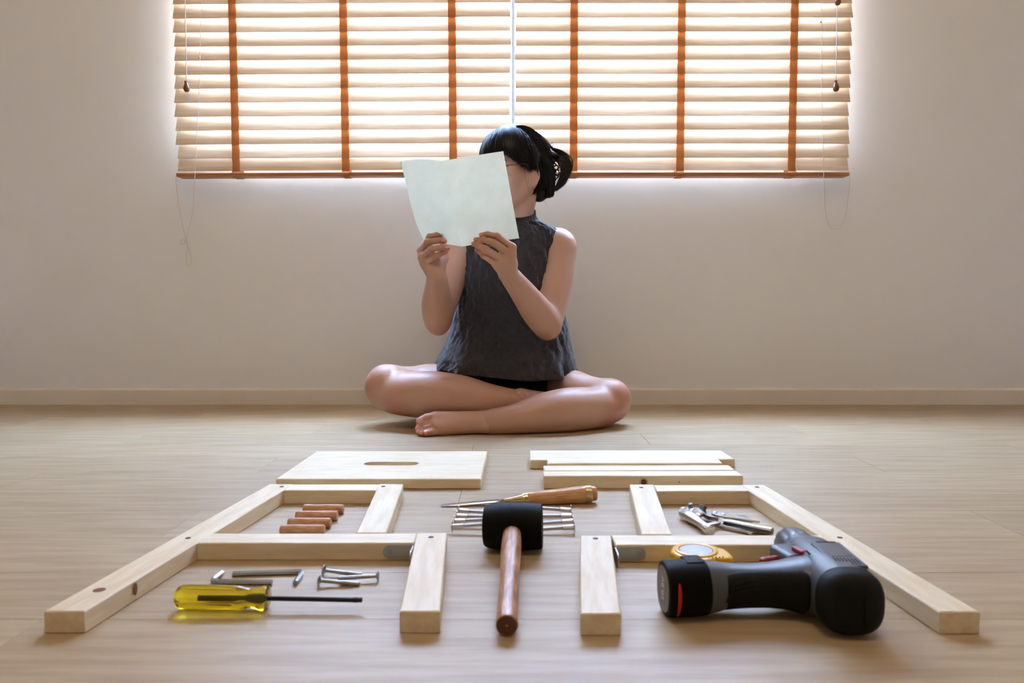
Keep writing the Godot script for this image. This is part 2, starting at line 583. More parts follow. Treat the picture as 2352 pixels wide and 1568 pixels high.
func lift_and_tilt(t: Node3D, here: Transform3D, tilt_path: Array, tassels: Array, lift_path: Array, bead: Vector3) -> void:
	var c := part("tilt_cord", finish(tube(here * spline(tilt_path, 6), 0.0014, 8)), mats.cord, t)
	for p: Vector3 in tassels:
		var prof := [Vector2(-0.0155, 0.0008), Vector2(-0.015, 0.0042), Vector2(-0.0125, 0.0045), Vector2(-0.009, 0.004), Vector2(-0.005, 0.0055), Vector2(0.002, 0.0085), Vector2(0.008, 0.0093), Vector2(0.013, 0.0078), Vector2(0.016, 0.005), Vector2(0.0168, 0.0008)]
		part("tassel", finish(lathe(prof, 18, T(Vector3.ZERO, Vector3(0, 0, -86)))), mats.tassel_wood, c, T(here * p))
	var l := part("lift_cord", finish(tube(here * spline(lift_path, 6), 0.0009, 8)), mats.cord, t)
	part("knot", finish(lathe([Vector2(-0.003, 0.0005), Vector2(-0.002, 0.0028), Vector2(0, 0.0034), Vector2(0.002, 0.0028), Vector2(0.003, 0.0005)], 12)), mats.cord, l, T(here * bead))

func slat_mesh(w: float) -> ArrayMesh:
	var key := "slat_mesh%.4f" % w
	if not mats.has(key):
		# slightly crowned section, rounded long edges
		var rows := []
		for x: float in [-w / 2, w / 2]:
			var r := PackedVector3Array()
			for p: Vector2 in [Vector2(-0.025, 0.0), Vector2(-0.0243, 0.0011), Vector2(-0.012, 0.0018), Vector2(0, 0.0021), Vector2(0.012, 0.0018), Vector2(0.0243, 0.0011), Vector2(0.025, 0.0), Vector2(0.0243, -0.0011), Vector2(0.012, -0.0009), Vector2(0, -0.0006), Vector2(-0.012, -0.0009), Vector2(-0.0243, -0.0011)]:
				r.append(Vector3(x, p.x, p.y))
			rows.append(r)
		mats[key] = finish(loft(rows), 50)
	return mats[key]

# one ladder: a strip before and one behind the slats, and a rung under each slat; it wraps the rail
func tape_mesh(n: int, pitch: float, tilt: float) -> ArrayMesh:
	var key := "tape_mesh"
	if not mats.has(key):
		var t := PackedVector3Array()
		var hw := 0.0115
		var back := -2.0 * 0.025 * sin(tilt)
		for side in 2:
			var path := []
			path.append(Vector3(0, -0.0118, 0.02 if side == 0 else -0.02))
			path.append(Vector3(0, -0.002, 0.0255 if side == 0 else -0.0255))
			for k in n:
				var low := 0.0035 + k * pitch
				if side == 0:
					path.append(Vector3(0, low + 0.002, 0.0135 + 0.0006 * (k % 2)))
					path.append(Vector3(0, low + pitch * 0.55, 0.0100 + 0.0005 * (k % 3)))
				else:
					path.append(Vector3(0, low + 0.05 * cos(tilt), back + 0.008))
			path.append(Vector3(0, n * pitch + 0.03, 0.0135 if side == 0 else -0.0135))
			var rows := []
			for p: Vector3 in path:
				var nz := 0.0005
				rows.append(PackedVector3Array([p + Vector3(-hw, 0, nz), p + Vector3(hw, 0, nz), p + Vector3(hw, 0, -nz), p + Vector3(-hw, 0, -nz)]))
			t.append_array(loft(rows))
		t.append_array(box(Vector3(hw * 2, 0.0008, 0.05), 0, 1, T(Vector3(0, -0.0118, 0))))
		for k in n:
			var low := 0.0035 + k * pitch
			var a := Vector3(0, low + 0.001, 0.0115)
			var b := Vector3(0, low + 0.05 * cos(tilt), back + 0.009)
			var d := Vector3(0, -0.0030, -0.0022)
			t.append_array(box(Vector3(hw * 1.6, a.distance_to(b), 0.0006), 0, 1, Transform3D(Basis(Vector3.RIGHT, -tilt), (a + b) / 2 + d)))
		mats[key] = finish(t, 45)
	return mats[key]

# ---------------------------------------------------------------- the parts of the step stool
# a bar of the frame from a to b (both in plan), four centimetres wide, the ends cut square to the depth of the room
func bar_mesh(a: Vector2, b: Vector2, w: float, h := 0.023, square := true) -> Array:
	var d := (b - a)
	var l := d.length()
	var tf := Transform3D(Basis(Vector3(d.x, 0, d.y) / l, Vector3.UP, Vector3(d.x, 0, d.y).cross(Vector3.UP) / l), Vector3((a.x + b.x) / 2, h / 2, (a.y + b.y) / 2))
	var o := PackedVector2Array()
	var c := w / 2 / maxf(absf(d.y / l), 0.3)
	if square:
		for p: Vector2 in [a + Vector2(c, 0), b + Vector2(c, 0), b - Vector2(c, 0), a - Vector2(c, 0)]:
			var q := tf.affine_inverse() * Vector3(p.x, 0, p.y)
			o.append(Vector2(q.x, q.z))
	else:
		o = PackedVector2Array([Vector2(-l / 2, -w / 2), Vector2(l / 2, -w / 2), Vector2(l / 2, w / 2), Vector2(-l / 2, w / 2)])
	return [finish(slab(o, -h / 2, h / 2, 0.0012), 30), tf]

func frame_side(label: String, outer: Array, lower: Array, upper: Array, top_rail: Array, step_rail: Array, holes: Array, knots: Array, bracket: Vector3, s: float) -> void:
	var mid: Vector2 = (outer[0] + outer[1]) / 2
	var t := thing("stool_side_frame", label, "stool frame", Vector3(mid.x, 0, mid.y), 0.0, "side frames of the wooden step stool")
	var i := 0
	for e: Array in [["long_leg", outer, true], ["short_leg", lower, true], ["upper_post", upper, true], ["top_rail", top_rail, false], ["step_rail", step_rail, false]]:
		var m := bar_mesh(e[1][0], e[1][1], 0.0402, 0.0228 if e[2] else 0.0226, e[2])
		var tf: Transform3D = m[1]
		tf.origin -= t.position
		if not e[2]:
			tf.origin.y -= 0.0001
		var p := part(e[0], m[0], mats["pine_%d" % ((i + (0 if s < 0 else 2)) % 4)], t, tf)
		if e[0] == "long_leg":
			for k: Array in knots:
				part("wood_knot", finish(lathe([Vector2(-0.0005, 0.001), Vector2(-0.0004, 0.0068), Vector2(0.0, 0.0064), Vector2(0.00022, 0.0005)], 16)), mats.knot, p, tf.affine_inverse() * T(k[0] - t.position) * Transform3D(k[1], Vector3.ZERO))
		i += 1
	for h: Vector3 in holes:
		part("screw_hole", finish(lathe([Vector2(-0.004, 0.0005), Vector2(-0.004, 0.0036), Vector2(0.0002, 0.0036), Vector2(0.00035, 0.0032), Vector2(0.0002, 0.0022), Vector2(0.0002, 0.0003)], 16, T(Vector3.ZERO, Vector3(0, 0, 90))), 30), mats.hole, t, T(h - t.position - Vector3(0, 0.0001, 0)))
	# angle bracket in the corner of the step rail and the short leg
	var b := part("corner_bracket", bracket_mesh(), mats.zinc, t, Transform3D(Basis(Vector3(s, 0, 0), Vector3.UP, Vector3.BACK), bracket - t.position))
	part("screw", screw_mesh(), mats.zinc, b, T(Vector3(0.031, 0, 0.0018), Vector3(0, -90, 0)))
	part("screw", screw_mesh(), mats.zinc, b, T(Vector3(0.0018, 0, 0.022), Vector3(0, 0, 0)))

func bracket_mesh() -> ArrayMesh:
	var g := PackedVector3Array()
	var h := 0.0085
	var o := PackedVector2Array([Vector2(0, -h), Vector2(0.031, -h)])
	for k in 9:
		o.append(Vector2(0.031, 0) + Vector2.from_angle(-PI / 2 + PI * k / 8) * h)
	o.append(Vector2(0, h))
	g.append_array(moved(slab(o, 0, 0.0018, 0.0003), T(Vector3.ZERO, Vector3(90, 0, 0))))
	var o2 := PackedVector2Array()
	for p in o:
		o2.append(Vector2(p.x * 0.8, p.y))
	g.append_array(moved(slab(o2, 0, 0.0018, 0.0003), Transform3D(Basis(Vector3.BACK, Vector3.RIGHT, Vector3.UP), Vector3.ZERO)))
	return finish(g, 30)

# a countersunk cross-head screw seen from +x
func screw_mesh() -> ArrayMesh:
	if not mats.has("screw_mesh"):
		var g := lathe([Vector2(-0.0005, 0.0005), Vector2(-0.0005, 0.0042), Vector2(0.0006, 0.0040), Vector2(0.0010, 0.0030), Vector2(0.0008, 0.0018), Vector2(-0.0002, 0.0014), Vector2(-0.0002, 0.0002)], 18)
		for k in 2:
			g.append_array(box(Vector3(0.0006, 0.0010, 0.0044), 0, 1, T(Vector3(0.0004, 0, 0), Vector3(45 + 90 * k, 0, 0))))
		mats.screw_mesh = finish(g, 30)
	return mats.screw_mesh

func stool_parts() -> void:
	var flat := Basis(Vector3.UP, Vector3.LEFT, Vector3.BACK)
	frame_side("left wooden stool side frame, with four dowels and the yellow screwdriver lying inside it",
		[Vector2(-0.446, -0.7465), Vector2(-0.3865, -1.2685)], [Vector2(-0.0918, -0.7465), Vector2(-0.1065, -1.0015)], [Vector2(-0.1870, -1.0020), Vector2(-0.2025, -1.2690)],
		[Vector2(-0.3705, -1.2475), Vector2(-0.2215, -1.2480)], [Vector2(-0.4010, -0.9800), Vector2(-0.1255, -0.9800)],
		[Vector3(-0.2130, 0.023, -1.2525), Vector3(-0.3806, 0.023, -1.2505), Vector3(-0.4206, 0.023, -0.9789), Vector3(-0.1055, 0.023, -0.9826)],
		[[Vector3(-0.4408, 0.0229, -0.8019), flat], [Vector3(-0.4147, 0.0135, -0.8285), Basis(Vector3.UP, deg_to_rad(6.5)) * Basis.from_scale(Vector3(1, 1, 0.7))]],
		Vector3(-0.1249, 0.0113, -0.9598), -1.0)
	frame_side("right wooden stool side frame, with pliers inside it and the dark drill lying across it",
		[Vector2(0.4447, -0.7450), Vector2(0.4008, -1.2630)], [Vector2(0.0877, -0.7410), Vector2(0.1097, -0.9905)], [Vector2(0.1907, -0.9950), Vector2(0.2165, -1.2655)],
		[Vector2(0.2350, -1.2430), Vector2(0.3845, -1.2430)], [Vector2(0.1310, -0.9725), Vector2(0.4050, -0.9725)],
		[Vector3(0.1083, 0.023, -0.9771), Vector3(0.2127, 0.023, -1.2447), Vector3(0.4041, 0.023, -1.2476), Vector3(0.4265, 0.023, -0.9807)], [],
		Vector3(0.1295, 0.0113, -0.9523), 1.0)
	# the seat: a board with a hand hole
	var o := PackedVector2Array([Vector2(-0.4131, -1.3233), Vector2(-0.0540, -1.3245), Vector2(-0.0510, -1.5690), Vector2(-0.4040, -1.5680)])
	o = soften(o, 0.003)
	var hole := PackedVector2Array()
	for p in rounded_rect(0.105, 0.031, 0.0154, 7):
		hole.append(p + Vector2(-0.2305, -1.4485))
	var c := Vector3(-0.2305, 0, -1.446)
	solo("seat_board", finish(slab(shift(o, c), 0.0002, 0.0182, 0.0016, [shift(hole, c)]), 35), mats.pine_1, "wide pale wooden seat board with an oval hand hole, in front of the woman's foot", "board", T(c))
	# the step: a narrower board notched at its two front corners
	o = PackedVector2Array([Vector2(0.0355, -1.4820), Vector2(0.0682, -1.4820), Vector2(0.0684, -1.4503), Vector2(0.4042, -1.4540), Vector2(0.4060, -1.4895), Vector2(0.4375, -1.4895), Vector2(0.4345, -1.5765), Vector2(0.0362, -1.5765)])
	c = Vector3(0.236, 0, -1.512)
	solo("step_board", finish(slab(shift(o, c), 0.0002, 0.0182, 0.0016), 35), mats.pine_0, "pale wooden step board notched at both front corners, behind the two rails", "board", T(c))
	# two loose rails side by side
	var q := bar_mesh(Vector2(0.0585, -1.3885), Vector2(0.4045, -1.3930), 0.0415, 0.0228, false)
	solo("loose_rail", q[0], mats.pine_2, "pale wooden rail lying between the notched step board and the rail with a round hole", "rail", q[1].translated(Vector3(0, 0.0001, 0)), "loose rails of the stool")
	var fr := thing("loose_rail", "front pale wooden rail with a round bolt hole in its side, next to the chisel", "rail", Vector3(0.2295, 0, -1.348), 0.0, "loose rails of the stool")
	q = bar_mesh(Vector2(-0.1735, 0.0025), Vector2(0.1755, 0.0), 0.0385, 0.0228, false)
	part("rail", q[0], mats.pine_3, fr, q[1].translated(Vector3(0, 0.0001, 0)))
	var ring := lathe([Vector2(-0.004, 0.0034), Vector2(-0.004, 0.0076), Vector2(0.0004, 0.0076), Vector2(0.0006, 0.0070), Vector2(0.0004, 0.0052), Vector2(-0.0012, 0.0048), Vector2(-0.003, 0.0034)], 24, T(Vector3.ZERO, Vector3(0, -90, 0)))
	part("bolt_hole", finish(ring, 30), mats.dowel_wood, fr, T(Vector3(0.0015, 0.0117, 0.0203)))
	part("hole_bottom", finish(lathe([Vector2(-0.003, 0.0002), Vector2(-0.003, 0.005), Vector2(0.0003, 0.005), Vector2(0.0003, 0.0002)], 20, T(Vector3.ZERO, Vector3(0, -90, 0))), 30), mats.hole, fr, T(Vector3(0.0015, 0.0117, 0.0203)))
	part("pilot_hole", finish(lathe([Vector2(-0.003, 0.0002), Vector2(-0.003, 0.0011), Vector2(0.0002, 0.0011), Vector2(0.0002, 0.0002)], 12, T(Vector3.ZERO, Vector3(0, -90, 0))), 30), mats.hole, fr, T(Vector3(0.064, 0.0117, 0.0199)))
	# four dowels
	var words := ["farthest", "second farthest", "second nearest", "nearest"]
	var dz := [-1.1719, -1.1350, -1.0982, -1.0647]
	var dx := [-0.2924, -0.2935, -0.2946, -0.2956]
	var turn := [0.0, 1.0, -0.5, 0.6]
	for k in 4:
		var r := 0.0073
		var l := 0.0313
		var g := lathe([Vector2(-l, 0.0005), Vector2(-l, r - 0.002), Vector2(-l + 0.0006, r - 0.0010), Vector2(-l + 0.002, r), Vector2(l - 0.002, r), Vector2(l - 0.0006, r - 0.0010), Vector2(l, r - 0.002), Vector2(l, 0.0005)], 22)
		solo("dowel", finish(g), mats.dowel_wood, "%s brown dowel of the four in the left stool frame" % words[k], "dowel", T(Vector3(dx[k], r + 0.0002, dz[k]), Vector3(k * 70, turn[k], 0)), "wooden dowels in the left frame")

func shift(o: PackedVector2Array, c: Vector3) -> PackedVector2Array:
	var out := PackedVector2Array()
	for p in o:
		out.append(p - Vector2(c.x, c.z))
	return out

# rounds the corners of an outline
func soften(o: PackedVector2Array, r: float, steps := 4) -> PackedVector2Array:
	var out := PackedVector2Array()
	for i in o.size():
		var p := o[i]
		var a := p + (o[i - 1] - p).normalized() * r
		var b := p + (o[(i + 1) % o.size()] - p).normalized() * r
		for k in steps + 1:
			var t := float(k) / steps
			out.append(a.lerp(p, t).lerp(p.lerp(b, t), t))
	return out

# ---------------------------------------------------------------- the tools
func tools() -> void:
	screwdriver()
	hex_keys()
	machine_screws()
	long_bolts()
	mallet()
	chisel()
	pliers()
	tape_measure()
	drill()

func screwdriver() -> void:
	var a := Vector3(-0.3605, 0.0136, -0.8062)
	var b := Vector3(-0.1610, 0.0118, -0.8022)
	var t := thing("screwdriver", "screwdriver with a clear yellow handle and a black shank", "screwdriver", Vector3(-0.31, 0, -0.8055))
	var tf := along(a, b)
	tf.origin = a - t.position
	var prof := [Vector2(0, 0.0008), Vector2(0.0002, 0.0070), Vector2(0.0015, 0.0100), Vector2(0.004, 0.0120), Vector2(0.008, 0.0132), Vector2(0.014, 0.0135), Vector2(0.04, 0.0135), Vector2(0.062, 0.0134), Vector2(0.068, 0.0130), Vector2(0.073, 0.0118), Vector2(0.078, 0.0105), Vector2(0.083, 0.0103), Vector2(0.088, 0.0112), Vector2(0.0915, 0.0126), Vector2(0.0945, 0.0132), Vector2(0.0975, 0.0130), Vector2(0.0990, 0.0112), Vector2(0.0995, 0.0060), Vector2(0.0994, 0.0008)]
	var rows := []
	var n := 60
	for p: Vector2 in prof:
		var row := PackedVector3Array()
		var f := clampf((p.x - 0.004) / 0.008, 0, 1) * clampf((0.072 - p.x) / 0.010, 0, 1)
		for j in n:
			var an := TAU * j / n
			var r := p.y * (1.0 - f * 0.10 * pow(absf(sin(an * 3.0)), 5.0))
			row.append(Vector3(p.x, cos(an) * r, sin(an) * r))
		rows.append(row)
	part("handle", finish(loft(rows), 50), mats.amber_acrylic, t, tf)
	part("shank", finish(lathe([Vector2(0.025, 0.0004), Vector2(0.0252, 0.0014), Vector2(0.074, 0.0016), Vector2(0.080, 0.0026), Vector2(0.190, 0.0026), Vector2(0.1935, 0.0030), Vector2(0.1975, 0.0024), Vector2(0.2005, 0.0004)], 16)), mats.black_steel, t, tf)
	var tip := PackedVector3Array()
	for k in 2:
		tip.append_array(box(Vector3(0.010, 0.0014, 0.0052), 0.0003, 1, T(Vector3(0.1955, 0, 0), Vector3(45 + 90 * k, 0, 0))))
	part("tip", finish(tip, 30), mats.black_steel, t, tf)
	part("bolster", finish(lathe([Vector2(0.0735, 0.0005), Vector2(0.077, 0.0024), Vector2(0.086, 0.0034), Vector2(0.0985, 0.0036), Vector2(0.0987, 0.0005)], 20)), mats.black_steel, t, tf)

func hex_keys() -> void:
	var r := 0.0032
	var bend := func(p: Array) -> ArrayMesh:
		return finish(tube(PackedVector3Array(p), r, 6), 40)
	for k in 2:
		var a: Vector3 = [Vector3(-0.3357, r, -0.9040), Vector3(-0.2798, r, -0.8760)][k]
		var c: Vector3 = [Vector3(-0.2535, r, -0.9110), Vector3(-0.3520, r, -0.8785)][k]
		var e: Vector3 = [Vector3(-0.2522, r, -0.8740), Vector3(-0.3498, r, -0.9075)][k]
		var mid := (a + c) / 2
		mid.y = 0
		var path := [a]
		for i in 7:
			var s := i / 6.0
			var p0 := c + (a - c).normalized() * 0.008
			var p2 := c + (e - c).normalized() * 0.008
			path.append(p0.lerp(c, s).lerp(c.lerp(p2, s), s))
		path.append(e)
		var loc := []
		for p: Vector3 in path:
			loc.append(p - mid)
		var m: ArrayMesh = bend.call(loc)
		solo("hex_key", m, mats.zinc, ["silver hex key, the farther of two, its short arm bent towards the viewer", "silver hex key lying right behind the yellow screwdriver handle, its short arm bent away"][k], "hex key", T(mid), "hex keys in the left frame")

func machine_screws() -> void:
	var say := ["small zinc bolt farthest back of three, head at the left, shank pointing right", "small zinc bolt at the front left of three, its head nearest the screwdriver", "small zinc bolt with its head at the right, its shank crossing the other two"]
	var ends := [[Vector3(-0.2265, 0.0069, -0.9050), Vector3(-0.1800, 0.0024, -0.9020)], [Vector3(-0.2240, 0.0069, -0.8720), Vector3(-0.1772, 0.0024, -0.8730)], [Vector3(-0.1582, 0.0068, -0.8870), Vector3(-0.2040, 0.0058, -0.8815)]]
	for k in 3:
		var a: Vector3 = ends[k][0]
		var b: Vector3 = ends[k][1]
		var c := Vector3((a.x + b.x) / 2, 0, (a.z + b.z) / 2)
		var t := thing("machine_bolt", say[k], "bolt", c, 0.0, "small bolts in the left frame")
		var tf := along(a - c, b - c)
		tf.origin = a - c
		var l := a.distance_to(b)
		part("bolt_head", finish(lathe([Vector2(-0.0016, 0.0004), Vector2(-0.0016, 0.0025), Vector2(-0.0012, 0.0052), Vector2(-0.0004, 0.0067), Vector2(0.0005, 0.0067), Vector2(0.0011, 0.0040), Vector2(0.0024, 0.0026), Vector2(0.003, 0.0004)], 26)), mats.zinc, t, tf)
		part("shank", finish(lathe([Vector2(0.002, 0.0005), Vector2(0.002, 0.0023), Vector2(l * 0.55, 0.0023), Vector2(l * 0.56, 0.0026), Vector2(l - 0.0006, 0.0026), Vector2(l, 0.0021), Vector2(l, 0.0003)], 16), 30), mats.zinc, t, tf)

# bolts with a wide thin head, a smooth barrel and a coarse thread
func long_bolts() -> void:
	var z := [-1.1574, -1.1269, -1.1001, -1.0725]
	var xl := [-0.0827, -0.0838, -0.0850, -0.0860]
	var xr := [0.0907, 0.0903, 0.0901, 0.0891]
	var words := ["farthest", "second farthest", "second nearest", "nearest"]
	var head := finish(lathe([Vector2(0, 0.0004), Vector2(0, 0.0050), Vector2(0.0002, 0.0084), Vector2(0.0007, 0.0092), Vector2(0.0013, 0.0090), Vector2(0.0018, 0.0060), Vector2(0.0019, 0.0004)], 28))
	var barrel := finish(lathe([Vector2(0.0015, 0.0005), Vector2(0.0015, 0.0037), Vector2(0.0165, 0.0037), Vector2(0.0172, 0.0031), Vector2(0.0173, 0.0005)], 20), 30)
	var prof := [Vector2(0.0165, 0.0004)]
	var x := 0.0168
	while x < 0.060:
		prof.append(Vector2(x, 0.0023))
		prof.append(Vector2(x + 0.0005, 0.0024))
		prof.append(Vector2(x + 0.0012, 0.0033))
		prof.append(Vector2(x + 0.0016, 0.0033))
		x += 0.0022
	prof.append(Vector2(0.0625, 0.0021))
	prof.append(Vector2(0.0685, 0.0003))
	var thread := finish(lathe(prof, 18), 30)
	for k in 8:
		var left := k < 4
		var i := k % 4
		var at := Vector3(xl[i] if left else xr[i], 0, z[i])
		var t := thing("long_bolt", "%s of the four silver threaded bolts with heads %s of the black mallet" % [words[i], "left" if left else "right"], "bolt", at, 0.0 if left else PI, "long bolts behind the mallet")
		var tf := T(Vector3(0, 0.0094, 0), Vector3(rad_to_deg(k), 0, -4.4))
		part("bolt_head", head, mats.steel, t, tf)
		part("barrel", barrel, mats.steel, t, tf)
		part("thread", thread, mats.steel, t, tf)

func mallet() -> void:
	var t := thing("mallet", "black rubber mallet with a wooden handle pointing to the viewer", "mallet", Vector3(0.0, 0, -1.02))
	# the head is a barrel lying across, its right face a little nearer
	var prof := [Vector2(-0.0395, 0.0006), Vector2(-0.0395, 0.0200), Vector2(-0.0385, 0.0245), Vector2(-0.0355, 0.0272), Vector2(-0.028, 0.0291), Vector2(-0.016, 0.0307), Vector2(-0.0035, 0.0313), Vector2(-0.0028, 0.0309), Vector2(-0.0021, 0.0313), Vector2(0.012, 0.0311), Vector2(0.026, 0.0304), Vector2(0.0370, 0.0296), Vector2(0.0384, 0.0288), Vector2(0.0390, 0.0272), Vector2(0.0390, 0.0006)]
	var hd := T(Vector3(0.0015, 0.0316, 0.0180), Vector3(0, -4, 1.2))
	part("head", finish(lathe(prof, 44), 32), mats.black_rubber, t, hd)
	var a := Vector3(0.001, 0.0330, 0.006)
	var b := Vector3(-0.0052, 0.0118, 0.2825)
	var tf := along(a, b)
	tf.origin = a
	var l := a.distance_to(b)
	var rows := []
	for e: Array in [[0.0, 0.010, 0.010], [0.035, 0.0105, 0.0112], [0.050, 0.0120, 0.0120], [0.08, 0.0122, 0.0128], [0.13, 0.0113, 0.0118], [0.18, 0.0106, 0.0108], [0.235, 0.0110, 0.0110], [l - 0.004, 0.0114, 0.0114], [l - 0.001, 0.0108, 0.0108], [l, 0.0096, 0.0096]]:
		var row := PackedVector3Array()
		for j in 28:
			var an := TAU * j / 28
			row.append(Vector3(e[0], cos(an) * e[1], sin(an) * e[2]))
		rows.append(row)
	var h := part("handle", finish(loft(rows), 40), mats.mallet_wood, t, tf)
	part("handle_end", finish(lathe([Vector2(l - 0.002, 0.0005), Vector2(l - 0.0006, 0.0104), Vector2(l + 0.0004, 0.0097), Vector2(l + 0.0006, 0.0016), Vector2(l - 0.0008, 0.0012), Vector2(l - 0.0008, 0.0003)], 28), 30), mats.end_grain, h)

func chisel() -> void:
	var a := Vector3(-0.1139, 0.0012, -1.2130)
	var b := Vector3(0.1434, 0.0160, -1.2360)
	var c := Vector3(0.05, 0, -1.228)
	var t := thing("chisel", "wood chisel with a brown handle, brass ferrule and steel blade", "chisel", c)
	var tf := along(a - c, b - c)
	tf.origin = a - c
	# blade: flat, bevelled at the tip and along its sides
	var rows := []
	for e: Array in [[0.0, 0.0002, 0.0060], [0.006, 0.0010, 0.0062], [0.014, 0.0016, 0.0062], [0.085, 0.0020, 0.0062], [0.094, 0.0021, 0.0056], [0.101, 0.0022, 0.0030], [0.105, 0.0024, 0.0026]]:
		var h: float = e[1]
		var w: float = e[2]
		rows.append(PackedVector3Array([Vector3(e[0], -h, -w), Vector3(e[0], -h, w), Vector3(e[0], 0, w), Vector3(e[0], h, w * 0.72), Vector3(e[0], h, -w * 0.72), Vector3(e[0], 0, -w)]))
	part("blade", finish(loft(rows), 20), mats.blade_steel, t, tf)
	part("bolster", finish(lathe([Vector2(0.102, 0.0005), Vector2(0.1025, 0.0030), Vector2(0.108, 0.0036), Vector2(0.118, 0.0052), Vector2(0.129, 0.0070), Vector2(0.1315, 0.0074), Vector2(0.1315, 0.0005)], 26)), mats.brass, t, tf)
	part("ferrule", finish(lathe([Vector2(0.131, 0.0005), Vector2(0.131, 0.0088), Vector2(0.1315, 0.0093), Vector2(0.1350, 0.0094), Vector2(0.1355, 0.0103), Vector2(0.1400, 0.0104), Vector2(0.1408, 0.0099), Vector2(0.1408, 0.0005)], 30), 30), mats.brass, t, tf)
	var hr := []
	for e: Array in [[0.1405, 0.0096, 0.0], [0.142, 0.0104, 0.0], [0.1437, 0.0107, 0.0], [0.1455, 0.0104, 0.0], [0.147, 0.0106, 0.0], [0.152, 0.0112, 0.3], [0.165, 0.0119, 0.9], [0.185, 0.0127, 1.0], [0.205, 0.0134, 1.0], [0.222, 0.0138, 0.8], [0.230, 0.0137, 0.3], [0.2345, 0.0134, 0.0]]:
		var row := PackedVector3Array()
		for j in 40:
			var an := TAU * j / 40
			var y := cos(an) * float(e[1])
			var z := sin(an) * float(e[1])
			var cap: float = float(e[1]) * lerpf(1.0, 0.86, e[2])
			row.append(Vector3(e[0], clampf(y, -cap, cap), z))
		hr.append(row)
	part("handle", finish(loft(hr), 40), mats.chisel_wood, t, tf)
	part("hoop", finish(lathe([Vector2(0.2340, 0.0005), Vector2(0.2340, 0.0136), Vector2(0.2346, 0.0141), Vector2(0.2440, 0.0141), Vector2(0.2447, 0.0136), Vector2(0.2447, 0.0005)], 34), 30), mats.brass, t, tf)
	part("butt", finish(lathe([Vector2(0.244, 0.0005), Vector2(0.244, 0.0118), Vector2(0.2505, 0.0118), Vector2(0.2525, 0.0108), Vector2(0.2535, 0.0085), Vector2(0.2537, 0.0005)], 30), 35), mats.chisel_wood, t, tf)

